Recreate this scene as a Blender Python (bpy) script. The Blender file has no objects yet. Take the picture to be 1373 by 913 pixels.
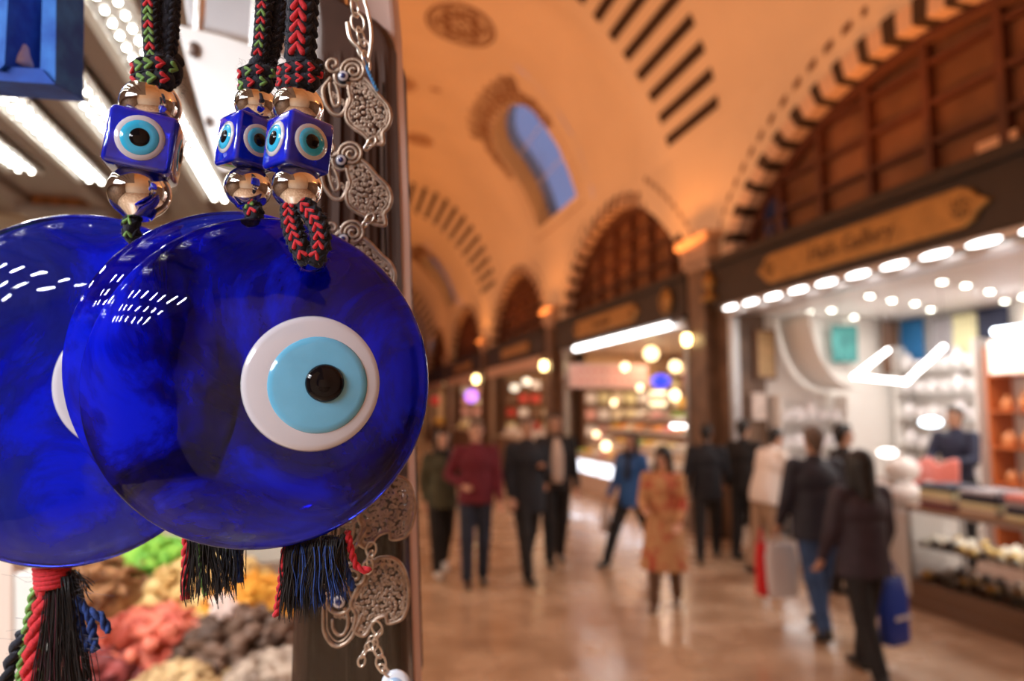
import bpy, bmesh, math, random
import numpy as np
from mathutils import Vector, Matrix
random.seed(7)
sc = bpy.context.scene
col = sc.collection
PI = math.pi

# ------------------------------------------------------------------ camera, world, light, exposure
EYE = 1.88
FPX = 950.0
PITCH = math.atan(91/FPX)
YAW = math.atan(235/FPX*math.cos(PITCH))
CAM = Vector((0, 0, EYE))
FW = Vector((math.sin(YAW)*math.cos(PITCH), math.cos(YAW)*math.cos(PITCH), math.sin(PITCH)))
RT = Vector((math.cos(YAW), -math.sin(YAW), 0))
UP = RT.cross(FW)
cd = bpy.data.cameras.new('camera')
cam = bpy.data.objects.new('camera', cd)
col.objects.link(cam)
m3 = Matrix((RT, UP, -FW)).transposed()
cam.matrix_world = Matrix.Translation(CAM) @ m3.to_4x4()
cd.sensor_width = 36
cd.lens = 36*FPX/1373
cd.clip_start = 0.02
cd.clip_end = 200
cd.dof.use_dof = True
cd.dof.focus_distance = 0.298
cd.dof.aperture_fstop = 6.0
cd.dof.aperture_blades = 0
sc.camera = cam

w = bpy.data.worlds.new('sky')
sc.world = w
w.use_nodes = True
w.node_tree.nodes['Background'].inputs[0].default_value = (0.36, 0.38, 0.62, 1)
w.node_tree.nodes['Background'].inputs[1].default_value = 0.7

VAULT_W = 43       # warm cornice uplights, W each
SHOP_W = 95        # ceiling light of each shop
STALL_W = 40.0      # unseen fill tubes added above the souvenir stall
HALL_W = 80       # LED fronts of the shops on the left side
LED_E = 26         # emission of the LED dots
EXPO = 0.0
sc.view_settings.view_transform = 'Standard'
sc.view_settings.look = 'None'
sc.view_settings.gamma = 1
sc.view_settings.use_curve_mapping = False
sc.view_settings.exposure = EXPO
sc.cycles.use_denoising = True
sc.cycles.max_bounces = 10
sc.cycles.transmission_bounces = 10
sc.cycles.caustics_reflective = False
sc.cycles.caustics_refractive = False
sc.cycles.sample_clamp_indirect = 6
sc.cycles.sample_clamp_direct = 60


def area(name, loc, to, sx, sy, watt, color, spread=PI):
    l = bpy.data.lights.new(name, 'AREA')
    l.shape = 'RECTANGLE'
    l.size = sx
    l.size_y = sy
    l.energy = watt
    l.color = color
    l.spread = spread
    o = bpy.data.objects.new(name, l)
    col.objects.link(o)
    o.location = loc
    d = Vector(to)-Vector(loc)
    o.rotation_euler = d.to_track_quat('-Z', 'Y').to_euler()
    return o


WARM = (1.0, 0.33, 0.07)
COOL = (1.0, 0.93, 0.86)
# unseen fill tubes added over the stall to light the amulets, row of warm uplights on the two cornices, LED shop fronts of the left side
for sx in (-1.30, -1.62, -1.94):
    for k in range(7):
        y_ = -1.15+0.22*k
        area('stall_fill', (sx, y_, 2.60), (sx+0.3, y_+0.05, 0.0), 0.03, 0.11, STALL_W/7, (0.90, 0.95, 1.0))
area('stall_fill', (-0.69, 1.5, 2.60), (-0.69, 1.501, 0.0), 0.03, 1.6, STALL_W*0.7, (0.95, 0.97, 1.0))  # added backlight so the glass discs shine through
for y in (0.5, 5.7, 9.8, 13.5, 17.5, 21.9, 26.4, 31, 38):
    area('cornice_uplight', (5.05, y, 4.2), (2.6, y+0.2, 8.5), 1.6, 0.12, VAULT_W, WARM)
    area('cornice_uplight', (-2.65, y, 4.2), (0.0, y+0.2, 8.5), 1.6, 0.12, VAULT_W*1.3, WARM)
for y in (-1.0, 4.5, 9.0, 14.0, 20.0, 28.0):
    area('left_shop_led', (-2.85 if y > 3.2 else -2.6, y, 3.35), (2.6, y, 0.6), 4.2, 0.10, HALL_W, (1.0, 0.80, 0.62))


# ------------------------------------------------------------------ geometry helpers
def at(px, py, **k):
    d = FW + RT*((px-686.5)/FPX) + UP*((456.5-py)/FPX)
    if 'D' in k:
        return CAM + d*k['D']
    (a, v), = k.items()
    i = 'XYZ'.index(a)
    return CAM + d*((v-CAM[i])/d[i])


def tag(o, label=None, cat=None, group=None, kind=None):
    if label:
        o['label'] = label
    if cat:
        o['category'] = cat
    if group:
        o['group'] = group
    if kind:
        o['kind'] = kind
    return o


def empty(name, loc, label, cat, group=None, rz=0.0):
    o = bpy.data.objects.new(name, None)
    col.objects.link(o)
    o.location = loc
    o.rotation_euler = (0, 0, rz)
    o.empty_display_size = 0.05
    return tag(o, label, cat, group)


def children(o):
    return [c for c in bpy.data.objects if c.parent is o]


def copy_tree(o, parent=None):
    c = o.copy()
    col.objects.link(c)
    c.parent = parent
    for ch in children(o):
        copy_tree(ch, c)
    return c


def woff(p):
    v = Vector((0, 0, 0))
    while p is not None:
        v += p.location
        p = p.parent
    return v


def catmull(pts, n=8, closed=False):
    P = [Vector(p) for p in pts]
    out = []
    N = len(P)
    rng = range(N) if closed else range(N-1)
    for i in rng:
        if closed:
            a, b, c, d = P[(i-1) % N], P[i], P[(i+1) % N], P[(i+2) % N]
        else:
            a, b, c, d = P[max(i-1, 0)], P[i], P[i+1], P[min(i+2, N-1)]
        for k in range(n):
            t = k/n
            out.append(0.5*((2*b)+(c-a)*t+(2*a-5*b+4*c-d)*t*t+(3*b-a-3*c+d)*t**3))
    if not closed:
        out.append(P[-1])
    return out


class MB:
    def __init__(s):
        s.v = []
        s.f = []
        s.m = []

    def add(s, vs, fs, mi=0):
        b = len(s.v)
        s.v += [tuple(v) for v in vs]
        s.f += [tuple(i+b for i in f) for f in fs]
        s.m += [mi]*len(fs)
        return s

    def box(s, c, d, mi=0, rz=0.0, M=None):
        hx, hy, hz = d[0]/2, d[1]/2, d[2]/2
        vs = []
        R = M if M is not None else Matrix.Rotation(rz, 3, 'Z')
        for x in (-hx, hx):
            for y in (-hy, hy):
                for z in (-hz, hz):
                    vs.append(Vector(c)+R @ Vector((x, y, z)))
        return s.add(vs, [(0, 1, 3, 2), (4, 6, 7, 5), (0, 4, 5, 1), (2, 3, 7, 6), (0, 2, 6, 4), (1, 5, 7, 3)], mi)

    def b2(s, a, b, mi=0):
        return s.box([(a[i]+b[i])/2 for i in range(3)], [abs(b[i]-a[i]) for i in range(3)], mi)

    def tube(s, pts, r, seg=8, mi=0, closed=False, flat=1.0, caps=True, up=None):
        P = [Vector(p) for p in pts]
        n = len(P)
        rr = r if isinstance(r, (list, tuple)) else [r]*n
        prev = None
        vs = []
        for i in range(n):
            if closed:
                t = P[(i+1) % n]-P[i-1]
            else:
                t = P[min(i+1, n-1)]-P[max(i-1, 0)]
            if t.length < 1e-9:
                t = Vector((0, 0, 1))
            t.normalize()
            if up is not None:
                a = Vector(up)
            elif prev is None:
                a = Vector((0, 0, 1)) if abs(t.z) < 0.9 else Vector((0, 1, 0))
            else:
                a = prev
            nn = a - t*a.dot(t)
            if nn.length < 1e-6:
                nn = t.orthogonal()
            nn.normalize()
            prev = nn
            bb = t.cross(nn)
            for k in range(seg):
                an = 2*PI*k/seg
                vs.append(P[i]+nn*(math.cos(an)*rr[i]*flat)+bb*(math.sin(an)*rr[i]))
        fs = []
        for i in range(n if closed else n-1):
            j = (i+1) % n
            for k in range(seg):
                l = (k+1) % seg
                fs.append((i*seg+k, i*seg+l, j*seg+l, j*seg+k))
        if caps and not closed:
            fs.append(tuple(reversed(range(seg))))
            fs.append(tuple(range((n-1)*seg, n*seg)))
        return s.add(vs, fs, mi)

    def ell(s, c, r, nu=16, nv=10, mi=0, M=None, jit=0.0):
        vs = []
        for j in range(nv+1):
            ph = PI*j/nv
            for i in range(nu):
                th = 2*PI*i/nu
                k = 1+random.uniform(-jit, jit)
                p = Vector((r[0]*math.sin(ph)*math.cos(th)*k, r[1]*math.sin(ph)*math.sin(th)*k, r[2]*math.cos(ph)*k))
                if j in (0, nv):
                    p = Vector((0, 0, r[2]*math.cos(ph)))
                if M is not None:
                    p = M @ p
                vs.append(Vector(c)+p)
        fs = []
        for j in range(nv):
            for i in range(nu):
                l = (i+1) % nu
                fs.append((j*nu+i, (j+1)*nu+i, (j+1)*nu+l, j*nu+l))
        return s.add(vs, fs, mi)

    def lathe(s, c, prof, seg=24, mi=0, M=None, wob=None):
        vs = []
        for (r, z) in prof:
            for i in range(seg):
                th = 2*PI*i/seg
                k = 1 if wob is None else wob(th)
                p = Vector((r*k*math.cos(th), r*k*math.sin(th), z))
                if M is not None:
                    p = M @ p
                vs.append(Vector(c)+p)
        fs = []
        for j in range(len(prof)-1):
            for i in range(seg):
                l = (i+1) % seg
                fs.append((j*seg+i, j*seg+l, (j+1)*seg+l, (j+1)*seg+i))
        if prof[0][0] > 1e-6:
            fs.append(tuple(reversed(range(seg))))
        if prof[-1][0] > 1e-6:
            fs.append(tuple(range((len(prof)-1)*seg, len(prof)*seg)))
        return s.add(vs, fs, mi)

    def cap(s, a, b, ra, rb, flat=1.0, mi=0, seg=14, up=(0, 1, 0)):
        """closed tapered capsule"""
        a, b = Vector(a), Vector(b)
        d = (b-a)
        L = max(d.length, 1e-5)
        d = d/L
        pts, rs = [], []
        for q in (0.98, 0.8, 0.5, 0.0):
            pts.append(a-d*ra*q)
            rs.append(ra*math.sqrt(max(1-q*q, 0.01)))
        pts.append((a+b)/2)
        rs.append((ra+rb)/2)
        for q in (0.0, 0.5, 0.8, 0.98):
            pts.append(b+d*rb*q)
            rs.append(rb*math.sqrt(max(1-q*q, 0.01)))
        return s.tube(pts, rs, seg, mi, flat=flat, up=up)

    def prism(s, poly, o, ax, ay, az, th, mi=0):
        """poly in the ax, ay plane at o, extruded th along az"""
        n = len(poly)
        o, ax, ay, az = Vector(o), Vector(ax), Vector(ay), Vector(az)
        vs = [o+ax*x+ay*y for x, y in poly]+[o+ax*x+ay*y+az*th for x, y in poly]
        fs = [tuple(reversed(range(n))), tuple(range(n, 2*n))]
        for i in range(n):
            j = (i+1) % n
            fs.append((i, j, n+j, n+i))
        return s.add(vs, fs, mi)

    def build(s, name, mats, parent=None, smooth=False, bevel=0.0, sub=0, remesh=0.0, label=None, fix=True, solid=0.0):
        if not isinstance(mats, (list, tuple)):
            mats = [mats]
        me = bpy.data.meshes.new(name)
        o = bpy.data.objects.new(name, me)
        A = np.array(s.v)
        if parent is None:
            lo, hi = A.min(0), A.max(0)
            off = Vector(((lo[0]+hi[0])/2, (lo[1]+hi[1])/2, lo[2]))
            o.location = off
        else:
            off = woff(parent)
            o.parent = parent
        vs = (A-np.array(off)).tolist()
        me.from_pydata(vs, [], s.f)
        for m in mats:
            me.materials.append(m)
        me.polygons.foreach_set('material_index', s.m)
        if fix:
            bm = bmesh.new()
            bm.from_mesh(me)
            bmesh.ops.remove_doubles(bm, verts=bm.verts, dist=1e-6)
            bmesh.ops.recalc_face_normals(bm, faces=bm.faces)
            bm.to_mesh(me)
            bm.free()
        if smooth:
            me.polygons.foreach_set('use_smooth', [True]*len(me.polygons))
        me.update()
        col.objects.link(o)
        if remesh:
            md = o.modifiers.new('remesh', 'REMESH')
            md.mode = 'VOXEL'
            md.voxel_size = remesh
            md.use_smooth_shade = True
            ms = o.modifiers.new('smooth', 'SMOOTH')
            ms.iterations = 4
            ms.factor = 0.5
        if solid:
            mo = o.modifiers.new('solid', 'SOLIDIFY')
            mo.thickness = solid
            mo.offset = 0
        if bevel:
            mb = o.modifiers.new('bevel', 'BEVEL')
            mb.width = bevel
            mb.segments = 2
            mb.limit_method = 'ANGLE'
        if sub:
            mm = o.modifiers.new('sub', 'SUBSURF')
            mm.levels = mm.render_levels = sub
        if label:
            o['label'] = label
        return o


def struct(o):
    o['kind'] = 'structure'
    return o


# ------------------------------------------------------------------ materials
_mats = {}


def mat(name, c, rough=0.5, metal=0.0, emit=None, es=0.0, noise=0.0, nscale=8.0, bump=0.0, bscale=30.0,
        trans=0.0, ior=1.45, coat=0.0, c2=None, spec=None, sheen=0.0, wave=False, detail=4.0, translucent=0.0, contrast=(0.35, 0.65)):
    if name in _mats:
        return _mats[name]
    m = bpy.data.materials.new(name)
    m.use_nodes = True
    nt = m.node_tree
    b = nt.nodes['Principled BSDF']
    b.inputs['Base Color'].default_value = (*c, 1)
    b.inputs['Roughness'].default_value = rough
    b.inputs['Metallic'].default_value = metal
    b.inputs['Transmission Weight'].default_value = trans
    b.inputs['IOR'].default_value = ior
    b.inputs['Coat Weight'].default_value = coat
    b.inputs['Coat Roughness'].default_value = 0.05
    b.inputs['Sheen Weight'].default_value = sheen
    if spec is not None:
        b.inputs['Specular IOR Level'].default_value = spec
    if emit:
        b.inputs['Emission Color'].default_value = (*emit, 1)
        b.inputs['Emission Strength'].default_value = es
    tc = nt.nodes.new('ShaderNodeTexCoord')
    if noise or c2:
        n = nt.nodes.new('ShaderNodeTexWave' if wave else 'ShaderNodeTexNoise')
        n.inputs['Scale'].default_value = nscale
        n.inputs['Detail'].default_value = detail
        if wave:
            n.inputs['Distortion'].default_value = 3.0
        nt.links.new(tc.outputs['Object'], n.inputs['Vector'])
        r = nt.nodes.new('ShaderNodeValToRGB')
        d = c2 if c2 else tuple(x*(1-noise) for x in c)
        r.color_ramp.elements[0].position = contrast[0]
        r.color_ramp.elements[1].position = contrast[1]
        r.color_ramp.elements[0].color = (*d, 1)
        r.color_ramp.elements[1].color = (*c, 1)
        nt.links.new(n.outputs['Fac'], r.inputs[0])
        nt.links.new(r.outputs[0], b.inputs['Base Color'])
    if bump:
        n2 = nt.nodes.new('ShaderNodeTexNoise')
        n2.inputs['Scale'].default_value = bscale
        n2.inputs['Detail'].default_value = 3
        nt.links.new(tc.outputs['Object'], n2.inputs['Vector'])
        bp = nt.nodes.new('ShaderNodeBump')
        bp.inputs['Strength'].default_value = bump
        bp.inputs['Distance'].default_value = 0.5/bscale
        nt.links.new(n2.outputs['Fac'], bp.inputs['Height'])
        nt.links.new(bp.outputs[0], b.inputs['Normal'])
    _mats[name] = m
    return m


def emis(name, c, s):
    return mat(name, (0.8, 0.8, 0.8), 0.4, emit=c, es=s)


M_plaster = mat('painted plaster', (0.80, 0.66, 0.50), 0.85, noise=0.10, nscale=0.5, bump=0.05, bscale=6)
M_stripe = mat('dark painted voussoir', (0.055, 0.028, 0.015), 0.8, noise=0.3, nscale=5)
M_pale = mat('pale voussoir', (0.72, 0.50, 0.36), 0.8, noise=0.15, nscale=4)
M_orn = mat('brown stencil paint', (0.22, 0.10, 0.045), 0.8)
M_ornl = mat('faded stencil paint', (0.42, 0.22, 0.11), 0.8)
M_orn2 = mat('brown dash paint', (0.20, 0.09, 0.04), 0.8)
M_stone = mat('brown stone', (0.20, 0.12, 0.075), 0.45, noise=0.35, nscale=3, c2=(0.11, 0.062, 0.038))
M_cap = mat('capital stone', (0.55, 0.36, 0.25), 0.6, noise=0.2, nscale=3)
M_darkwood = mat('dark brown fascia wood', (0.030, 0.015, 0.008), 0.5, noise=0.3, nscale=4)
M_redwood = mat('red brown window wood', (0.10, 0.028, 0.012), 0.5, noise=0.2, nscale=6)
M_gold = mat('gilded board', (0.46, 0.24, 0.065), 0.45, metal=0.25, noise=0.25, nscale=8)
M_goldtxt = mat('dark lettering', (0.10, 0.045, 0.015), 0.6)
M_pane = mat('room light window pane', (0.24, 0.10, 0.05), 0.25, noise=0.5, nscale=1.2)  # lit room showing in the glass, put into the pane colour
M_bluepane = mat('blue window pane', (0.02, 0.03, 0.09), 0.15)
M_sky = mat('skylight pane', (0.75, 0.82, 0.95), 0.1, trans=1.0, ior=1.1)
M_metal = mat('grey shop frame', (0.42, 0.42, 0.43), 0.35, metal=0.8)
M_dmetal = mat('dark shop frame', (0.12, 0.10, 0.10), 0.4, metal=0.6)
M_white = mat('white paint', (0.80, 0.77, 0.74), 0.5)
M_cream = mat('cream wall', (0.80, 0.72, 0.58), 0.7)
M_led = emis('white led strip', (1.0, 0.97, 0.95), 9)
M_down = emis('downlight glow', (1.0, 0.98, 0.82), 22)
M_dots = emis('led dot', (1.0, 0.99, 0.90), LED_E)
M_warmbulb = emis('warm bulb', (1.0, 0.72, 0.30), 12)


def floor_material():
    m = bpy.data.materials.new('polished marble floor')
    m.use_nodes = True
    nt = m.node_tree
    b = nt.nodes['Principled BSDF']
    tc = nt.nodes.new('ShaderNodeTexCoord')
    br = nt.nodes.new('ShaderNodeTexBrick')
    br.offset = 0.5
    br.inputs['Scale'].default_value = 1.0
    br.inputs['Brick Width'].default_value = 0.9
    br.inputs['Row Height'].default_value = 0.6
    br.inputs['Mortar Size'].default_value = 0.006
    br.inputs['Color1'].default_value = (0.60, 0.42, 0.28, 1)
    br.inputs['Color2'].default_value = (0.52, 0.35, 0.225, 1)
    br.inputs['Mortar'].default_value = (0.32, 0.20, 0.13, 1)
    nt.links.new(tc.outputs['Object'], br.inputs['Vector'])
    n = nt.nodes.new('ShaderNodeTexNoise')
    n.inputs['Scale'].default_value = 2.2
    n.inputs['Detail'].default_value = 6
    nt.links.new(tc.outputs['Object'], n.inputs['Vector'])
    mx = nt.nodes.new('ShaderNodeMix')
    mx.data_type = 'RGBA'
    mx.blend_type = 'MULTIPLY'
    mx.inputs['Factor'].default_value = 0.75
    r = nt.nodes.new('ShaderNodeValToRGB')
    r.color_ramp.elements[0].position = 0.35
    r.color_ramp.elements[0].color = (0.62, 0.54, 0.48, 1)
    r.color_ramp.elements[1].position = 0.62
    r.color_ramp.elements[1].color = (1, 1, 1, 1)
    nt.links.new(n.outputs['Fac'], r.inputs[0])
    nt.links.new(br.outputs['Color'], mx.inputs['A'])
    nt.links.new(r.outputs[0], mx.inputs['B'])
    nt.links.new(mx.outputs['Result'], b.inputs['Base Color'])
    rr = nt.nodes.new('ShaderNodeMapRange')
    rr.inputs['From Min'].default_value = 0.3
    rr.inputs['From Max'].default_value = 0.7
    rr.inputs['To Min'].default_value = 0.12
    rr.inputs['To Max'].default_value = 0.34
    nt.links.new(n.outputs['Fac'], rr.inputs['Value'])
    nt.links.new(rr.outputs[0], b.inputs['Roughness'])
    bp = nt.nodes.new('ShaderNodeBump')
    bp.inputs['Strength'].default_value = 0.08
    bp.inputs['Distance'].default_value = 0.02
    nt.links.new(n.outputs['Fac'], bp.inputs['Height'])
    nt.links.new(bp.outputs[0], b.inputs['Normal'])
    return m


# ------------------------------------------------------------------ the vaulted hall
XW = 5.5
CX = 1.2
Y0, Y1 = -4.0, 60.0
PI_ = [(5.27, 6.0), (5.13, 6.5), (4.92, 6.98), (4.4, 7.75), (3.75, 8.45), (3.05, 8.97), (2.2, 9.32), (1.2, 9.45)]
PO_ = [(5.5, 6.2), (5.45, 6.7), (5.31, 7.2), (4.95, 8.05), (4.35, 8.85), (3.5, 9.55), (2.4, 9.95), (1.2, 10.1)]
NP_ = 8
PI_s = catmull([(x, 0, z) for x, z in PI_], NP_)
PO_s = catmull([(x, 0, z) for x, z in PO_], NP_)


def even(pl, n):
    L = [0.0]
    for i in range(len(pl)-1):
        L.append(L[-1]+(pl[i+1]-pl[i]).length)
    out = []
    k = 0
    for j in range(n+1):
        t = L[-1]*j/n
        while k < len(L)-2 and L[k+1] < t:
            k += 1
        out.append(pl[k].lerp(pl[k+1], (t-L[k])/(L[k+1]-L[k])))
    return out


PI_s = even(PI_s, 60)
PO_s = even(PO_s, 60)
NS = 60
RIBS = [(9.2, 10.4), (24.8, 26.0), (41.0, 42.2)]


def wfun(y):
    w_ = 1.0
    for a, b in RIBS:
        if y < a:
            k = 1.0 if a < 15 else min(1, (a-y)/0.02+0.0)
            k = 1.0
        elif y <= b:
            k = 1-(y-a)/(b-a)
        else:
            k = min(1, (y-b)/2.2)
            k = k*k*(3-2*k)
        w_ = min(w_, k)
    return w_


def S(y, u, off=0.0):
    """vault surface; u 0 = right springing, 1 = crown, 2 = left springing"""
    left = u > 1
    uu = 2-u if left else u
    q = max(0, min(NS-1e-6, uu*NS))
    i = int(q)
    t = q-i
    a = PI_s[i].lerp(PI_s[i+1], t)
    b = PO_s[i].lerp(PO_s[i+1], t)
    p = a.lerp(b, wfun(y))
    if off:
        tg = (PO_s[i+1]-PO_s[i]).normalized()
        nrm = Vector((-tg.z, 0, tg.x))
        if nrm.x > 0 or nrm.z > 0:
            nrm = -nrm
        p = p+nrm*off
    x = p.x if not left else 2*CX-p.x
    return Vector((x, y, p.z))


def hit(px, py):
    """where a ray of the photograph meets the right half of the vault -> (y, u)"""
    best = None
    d = FW + RT*((px-686.5)/FPX) + UP*((456.5-py)/FPX)
    for k in range(120, 6000):
        t = k*0.01
        p = CAM+d*t
        if p.z < 6.0:
            continue
        # inside test: x at that height
        bu, bd = None, 1e9
        lo, hi = 0.0, 1.0
        for _ in range(18):
            mid = (lo+hi)/2
            if S(p.y, mid).z < p.z:
                lo = mid
            else:
                hi = mid
        s_ = S(p.y, lo)
        if p.z >= S(p.y, 1).z or p.x >= s_.x:
            return (p.y, lo)
    return best


# floor
MB().b2((CX-4.6-0.4, Y0, -0.12), (XW+3.4, Y1, 0.0)).build('floor', floor_material())['kind'] = 'structure'

# vault with two skylight openings (a polar patch joins each opening to the grid)
ys = [Y0]
while ys[-1] < Y1-0.01:
    y = ys[-1]
    ys.append(round(y+(0.2 if y < 30 else 0.5), 3))
NU = 64


def skylight_outline():
    """arched outline in a unit frame: s along the length (0 bottom, 1 top), t across"""
    pts = []
    for t in (-0.5, -0.25, 0.0, 0.25, 0.5):
        pts.append((0.0, t))
    for s_ in (0.2, 0.4, 0.6, 0.75):
        pts.append((s_, 0.5))
    for a in range(1, 8):
        an = PI*a/8
        pts.append((0.75+0.25*math.sin(an), 0.5*math.cos(an)))
    for s_ in (0.75, 0.6, 0.4, 0.2):
        pts.append((s_, -0.5))
    return pts


SKY = []
for yc, uc0, uc1, wd in ((17.2, 0.11, 0.57, 3.3), (34.3, 0.12, 0.56, 3.0)):
    pl = [(yc+t*wd, uc0+(uc1-uc0)*s_) for s_, t in skylight_outline()]
    ya = max(y for y in ys if y <= yc-wd*0.75)
    yb = min(y for y in ys if y >= yc+wd*0.75)
    ua = int((uc0-0.06)*NU)/NU
    ub = math.ceil((uc1+0.06)*NU)/NU
    SKY.append((pl, ya, yb, ua, ub, yc, (uc0+uc1)/2))

vb = MB()
idx = {}
vs, fs = [], []


def vi(i, j):
    if (i, j) not in idx:
        idx[(i, j)] = len(vs)
        vs.append(S(ys[i], 2*j/(2*NU)*1.0 if False else j/NU))
    return idx[(i, j)]


for i in range(len(ys)-1):
    for j in range(2*NU):
        ym, um = (ys[i]+ys[i+1])/2, (j+0.5)/NU
        if any(a < ym < b and c < um < d for _, a, b, c, d, _, _ in SKY):
            continue
        fs.append((vi(i, j), vi(i+1, j), vi(i+1, j+1), vi(i, j+1)))
vb.add(vs, fs)
for pl, ya, yb, ua, ub, yc, uc in SKY:
    n = len(pl)
    ring = []
    for (y, u) in pl:
        dy, du = y-yc, u-uc
        k = 1e9
        if dy > 1e-9:
            k = min(k, (yb-yc)/dy)
        if dy < -1e-9:
            k = min(k, (ya-yc)/dy)
        if du > 1e-9:
            k = min(k, (ub-uc)/du)
        if du < -1e-9:
            k = min(k, (ua-uc)/du)
        ring.append((yc+dy*k, uc+du*k))
    # corners
    vs, fs = [], []
    K = 6
    for k in range(K+1):
        t = k/K
        for (a, b) in zip(pl, ring):
            vs.append(S(a[0]+(b[0]-a[0])*t, a[1]+(b[1]-a[1])*t))
    for k in range(K):
        for q in range(n):
            r_ = (q+1) % n
            fs.append((k*n+q, k*n+r_, (k+1)*n+r_, (k+1)*n+q))
    base = K*n
    for (cy, cu) in ((ya, ua), (ya, ub), (yb, ua), (yb, ub)):
        ci = len(vs)
        vs.append(S(cy, cu))
        # the edge of the ring that spans this corner
        for q in range(n):
            r_ = (q+1) % n
            a, b = ring[q], ring[r_]
            ona = abs(a[0]-cy) < 1e-6, abs(a[1]-cu) < 1e-6
            onb = abs(b[0]-cy) < 1e-6, abs(b[1]-cu) < 1e-6
            if (ona[0] and onb[1] and not onb[0]) or (ona[1] and onb[0] and not ona[0]):
                fs.append((base+q, base+r_, ci))
    vb.add(vs, fs)
    # reveal going out through the thickness of the vault
    vs, fs = [], []
    outd = Vector((0.62, 0.0, 0.55))
    for k in range(2):
        for (y, u) in pl:
            vs.append(S(y, u)+outd*k*1.0)
    for q in range(n):
        r_ = (q+1) % n
        fs.append((q, r_, n+r_, n+q))
    vb.add(vs, fs)
# painted bars of the transverse arches (pattern of the vault surface, 6 mm coat)
for ra, rb in RIBS:
    n = 29
    for k in range(n):
        u0 = 0.0+2.0*(k+0.28)/n
        u1 = 0.0+2.0*(k+0.72)/n
        u0, u1 = 0.012+u0*0.988, 0.012+u1*0.988
        vs, fs = [], []
        NN = 4
        for yy in (ra+0.03, rb-0.0):
            for q in range(NN+1):
                vs.append(S(yy, u0+(u1-u0)*q/NN, 0.008))
        for q in range(NN):
            fs.append((q, q+1, NN+2+q, NN+1+q))
        vb.add(vs, fs, 1)
# stencilled medallions and frames


def uv_patch(y, u):
    e = 0.004
    p = S(y, u)
    du = (S(y, u+e)-S(y, u-e)).length/(2*e)
    return du


def paint_strip(pts, wd, mi, closed=False):
    """strip of stencil paint along (y, u) points, width wd in metres"""
    n = len(pts)
    vs, fs = [], []
    for i in range(n):
        a = pts[(i-1) % n] if closed else pts[max(0, i-1)]
        b = pts[(i+1) % n] if closed else pts[min(n-1, i+1)]
        du = uv_patch(pts[i][0], max(0.01, pts[i][1]))
        t = Vector((b[0]-a[0], (b[1]-a[1])*du, 0))
        if t.length < 1e-9:
            t = Vector((1, 0, 0))
        t.normalize()
        nn = Vector((-t.y, t.x, 0))*wd/2
        for s_ in (-1, 1):
            vs.append(S(pts[i][0]+nn.x*s_, pts[i][1]+nn.y*s_/du, 0.010))
    m_ = n if closed else n-1
    for i in range(m_):
        j = (i+1) % n
        fs.append((2*i, 2*i+1, 2*j+1, 2*j))
    vb.add(vs, fs, mi)


def ring_uv(yc, uc, r, n=40, star=0, amp=0.0, ph=0.0):
    du = uv_patch(yc, uc)
    o = []
    for i in range(n):
        a = 2*PI*i/n
        rr = r*(1+amp*math.cos(star*a+ph))
        o.append((yc+rr*math.cos(a), uc+rr*math.sin(a)/du))
    return o


def medallion(yc, uc, r, mi):
    paint_strip(ring_uv(yc, uc, r), r*0.11, mi, True)
    paint_strip(ring_uv(yc, uc, r*0.86), r*0.06, mi, True)
    for k in range(6):
        a = k*PI/3+0.3
        du = uv_patch(yc, uc)
        c = (yc+0.55*r*math.cos(a), uc+0.55*r*math.sin(a)/du)
        paint_strip(ring_uv(c[0], c[1], r*0.17, 12), r*0.16, mi, True)
        c2 = (yc+0.72*r*math.cos(a+PI/6), uc+0.72*r*math.sin(a+PI/6)/du)
        paint_strip([(yc+0.2*r*math.cos(a+PI/6), uc+0.2*r*math.sin(a+PI/6)/du), c2], r*0.07, mi)
    paint_strip(ring_uv(yc, uc, r*0.14, 12), r*0.09, mi, True)


h = hit(620, 33)
if h:
    medallion(h[0], h[1], 0.72, 2)
h = hit(563, 187)
if h:
    medallion(h[0], h[1], 0.42, 3)
h = hit(585, 120)
if h:
    paint_strip([(h[0], h[1]-0.02), (h[0], h[1]+0.02)], 0.16, 3)
h = hit(536, 112)
if h:
    medallion(h[0], h[1], 0.42, 3)
for pl, ya, yb, ua, ub, yc, uc in SKY:
    # thin outline, scrollwork crown and side sprigs around the opening
    def grow(p, k):
        return (yc+(p[0]-yc)*k, uc+(p[1]-uc)*(1+(k-1)*0.8))
    paint_strip([grow(p, 1.22) for p in pl], 0.035, 3, True)
    for i, p in enumerate(pl):
        s_ = (p[1]-min(q[1] for q in pl))/(max(q[1] for q in pl)-min(q[1] for q in pl))
        if s_ < 0.45:
            continue
        for kk, r_ in ((1.10, 0.10), (1.20, 0.13)) + (((1.31, 0.13), (1.42, 0.12), (1.52, 0.10)) if s_ > 0.86 else ()):
            for q in (0.0, 0.5):
                p2 = pl[(i+1) % len(pl)]
                c = grow((p[0]+(p2[0]-p[0])*q, p[1]+(p2[1]-p[1])*q), kk+random.uniform(-0.03, 0.03))
                paint_strip(ring_uv(c[0], c[1], r_*random.uniform(0.8, 1.3), 10), 0.045, 2, True)
                paint_strip(ring_uv(c[0]+0.06, c[1]+0.004, r_*0.45, 8), 0.04, 2, True)
    ps = MB()
    n = len(pl)
    ctr = Vector((0, 0, 0))
    P = [S(y, u)+outd*0.62 for y, u in pl]
    for p in P:
        ctr += p/n
    ps.add(P+[ctr], [(i, (i+1) % n, n) for i in range(n)])
    o = ps.build('window', M_sky, solid=0.012)
    struct(o)
    fr = MB()
    for f in (0.33, 0.66):
        fr.tube([P[2].lerp(P[12], f) + Vector((0, -1.3, 0)), P[2].lerp(P[12], f)+Vector((0, 1.3, 0))], 0.012, 6)
    fr.build('glazing_bar', M_white, o)
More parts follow.
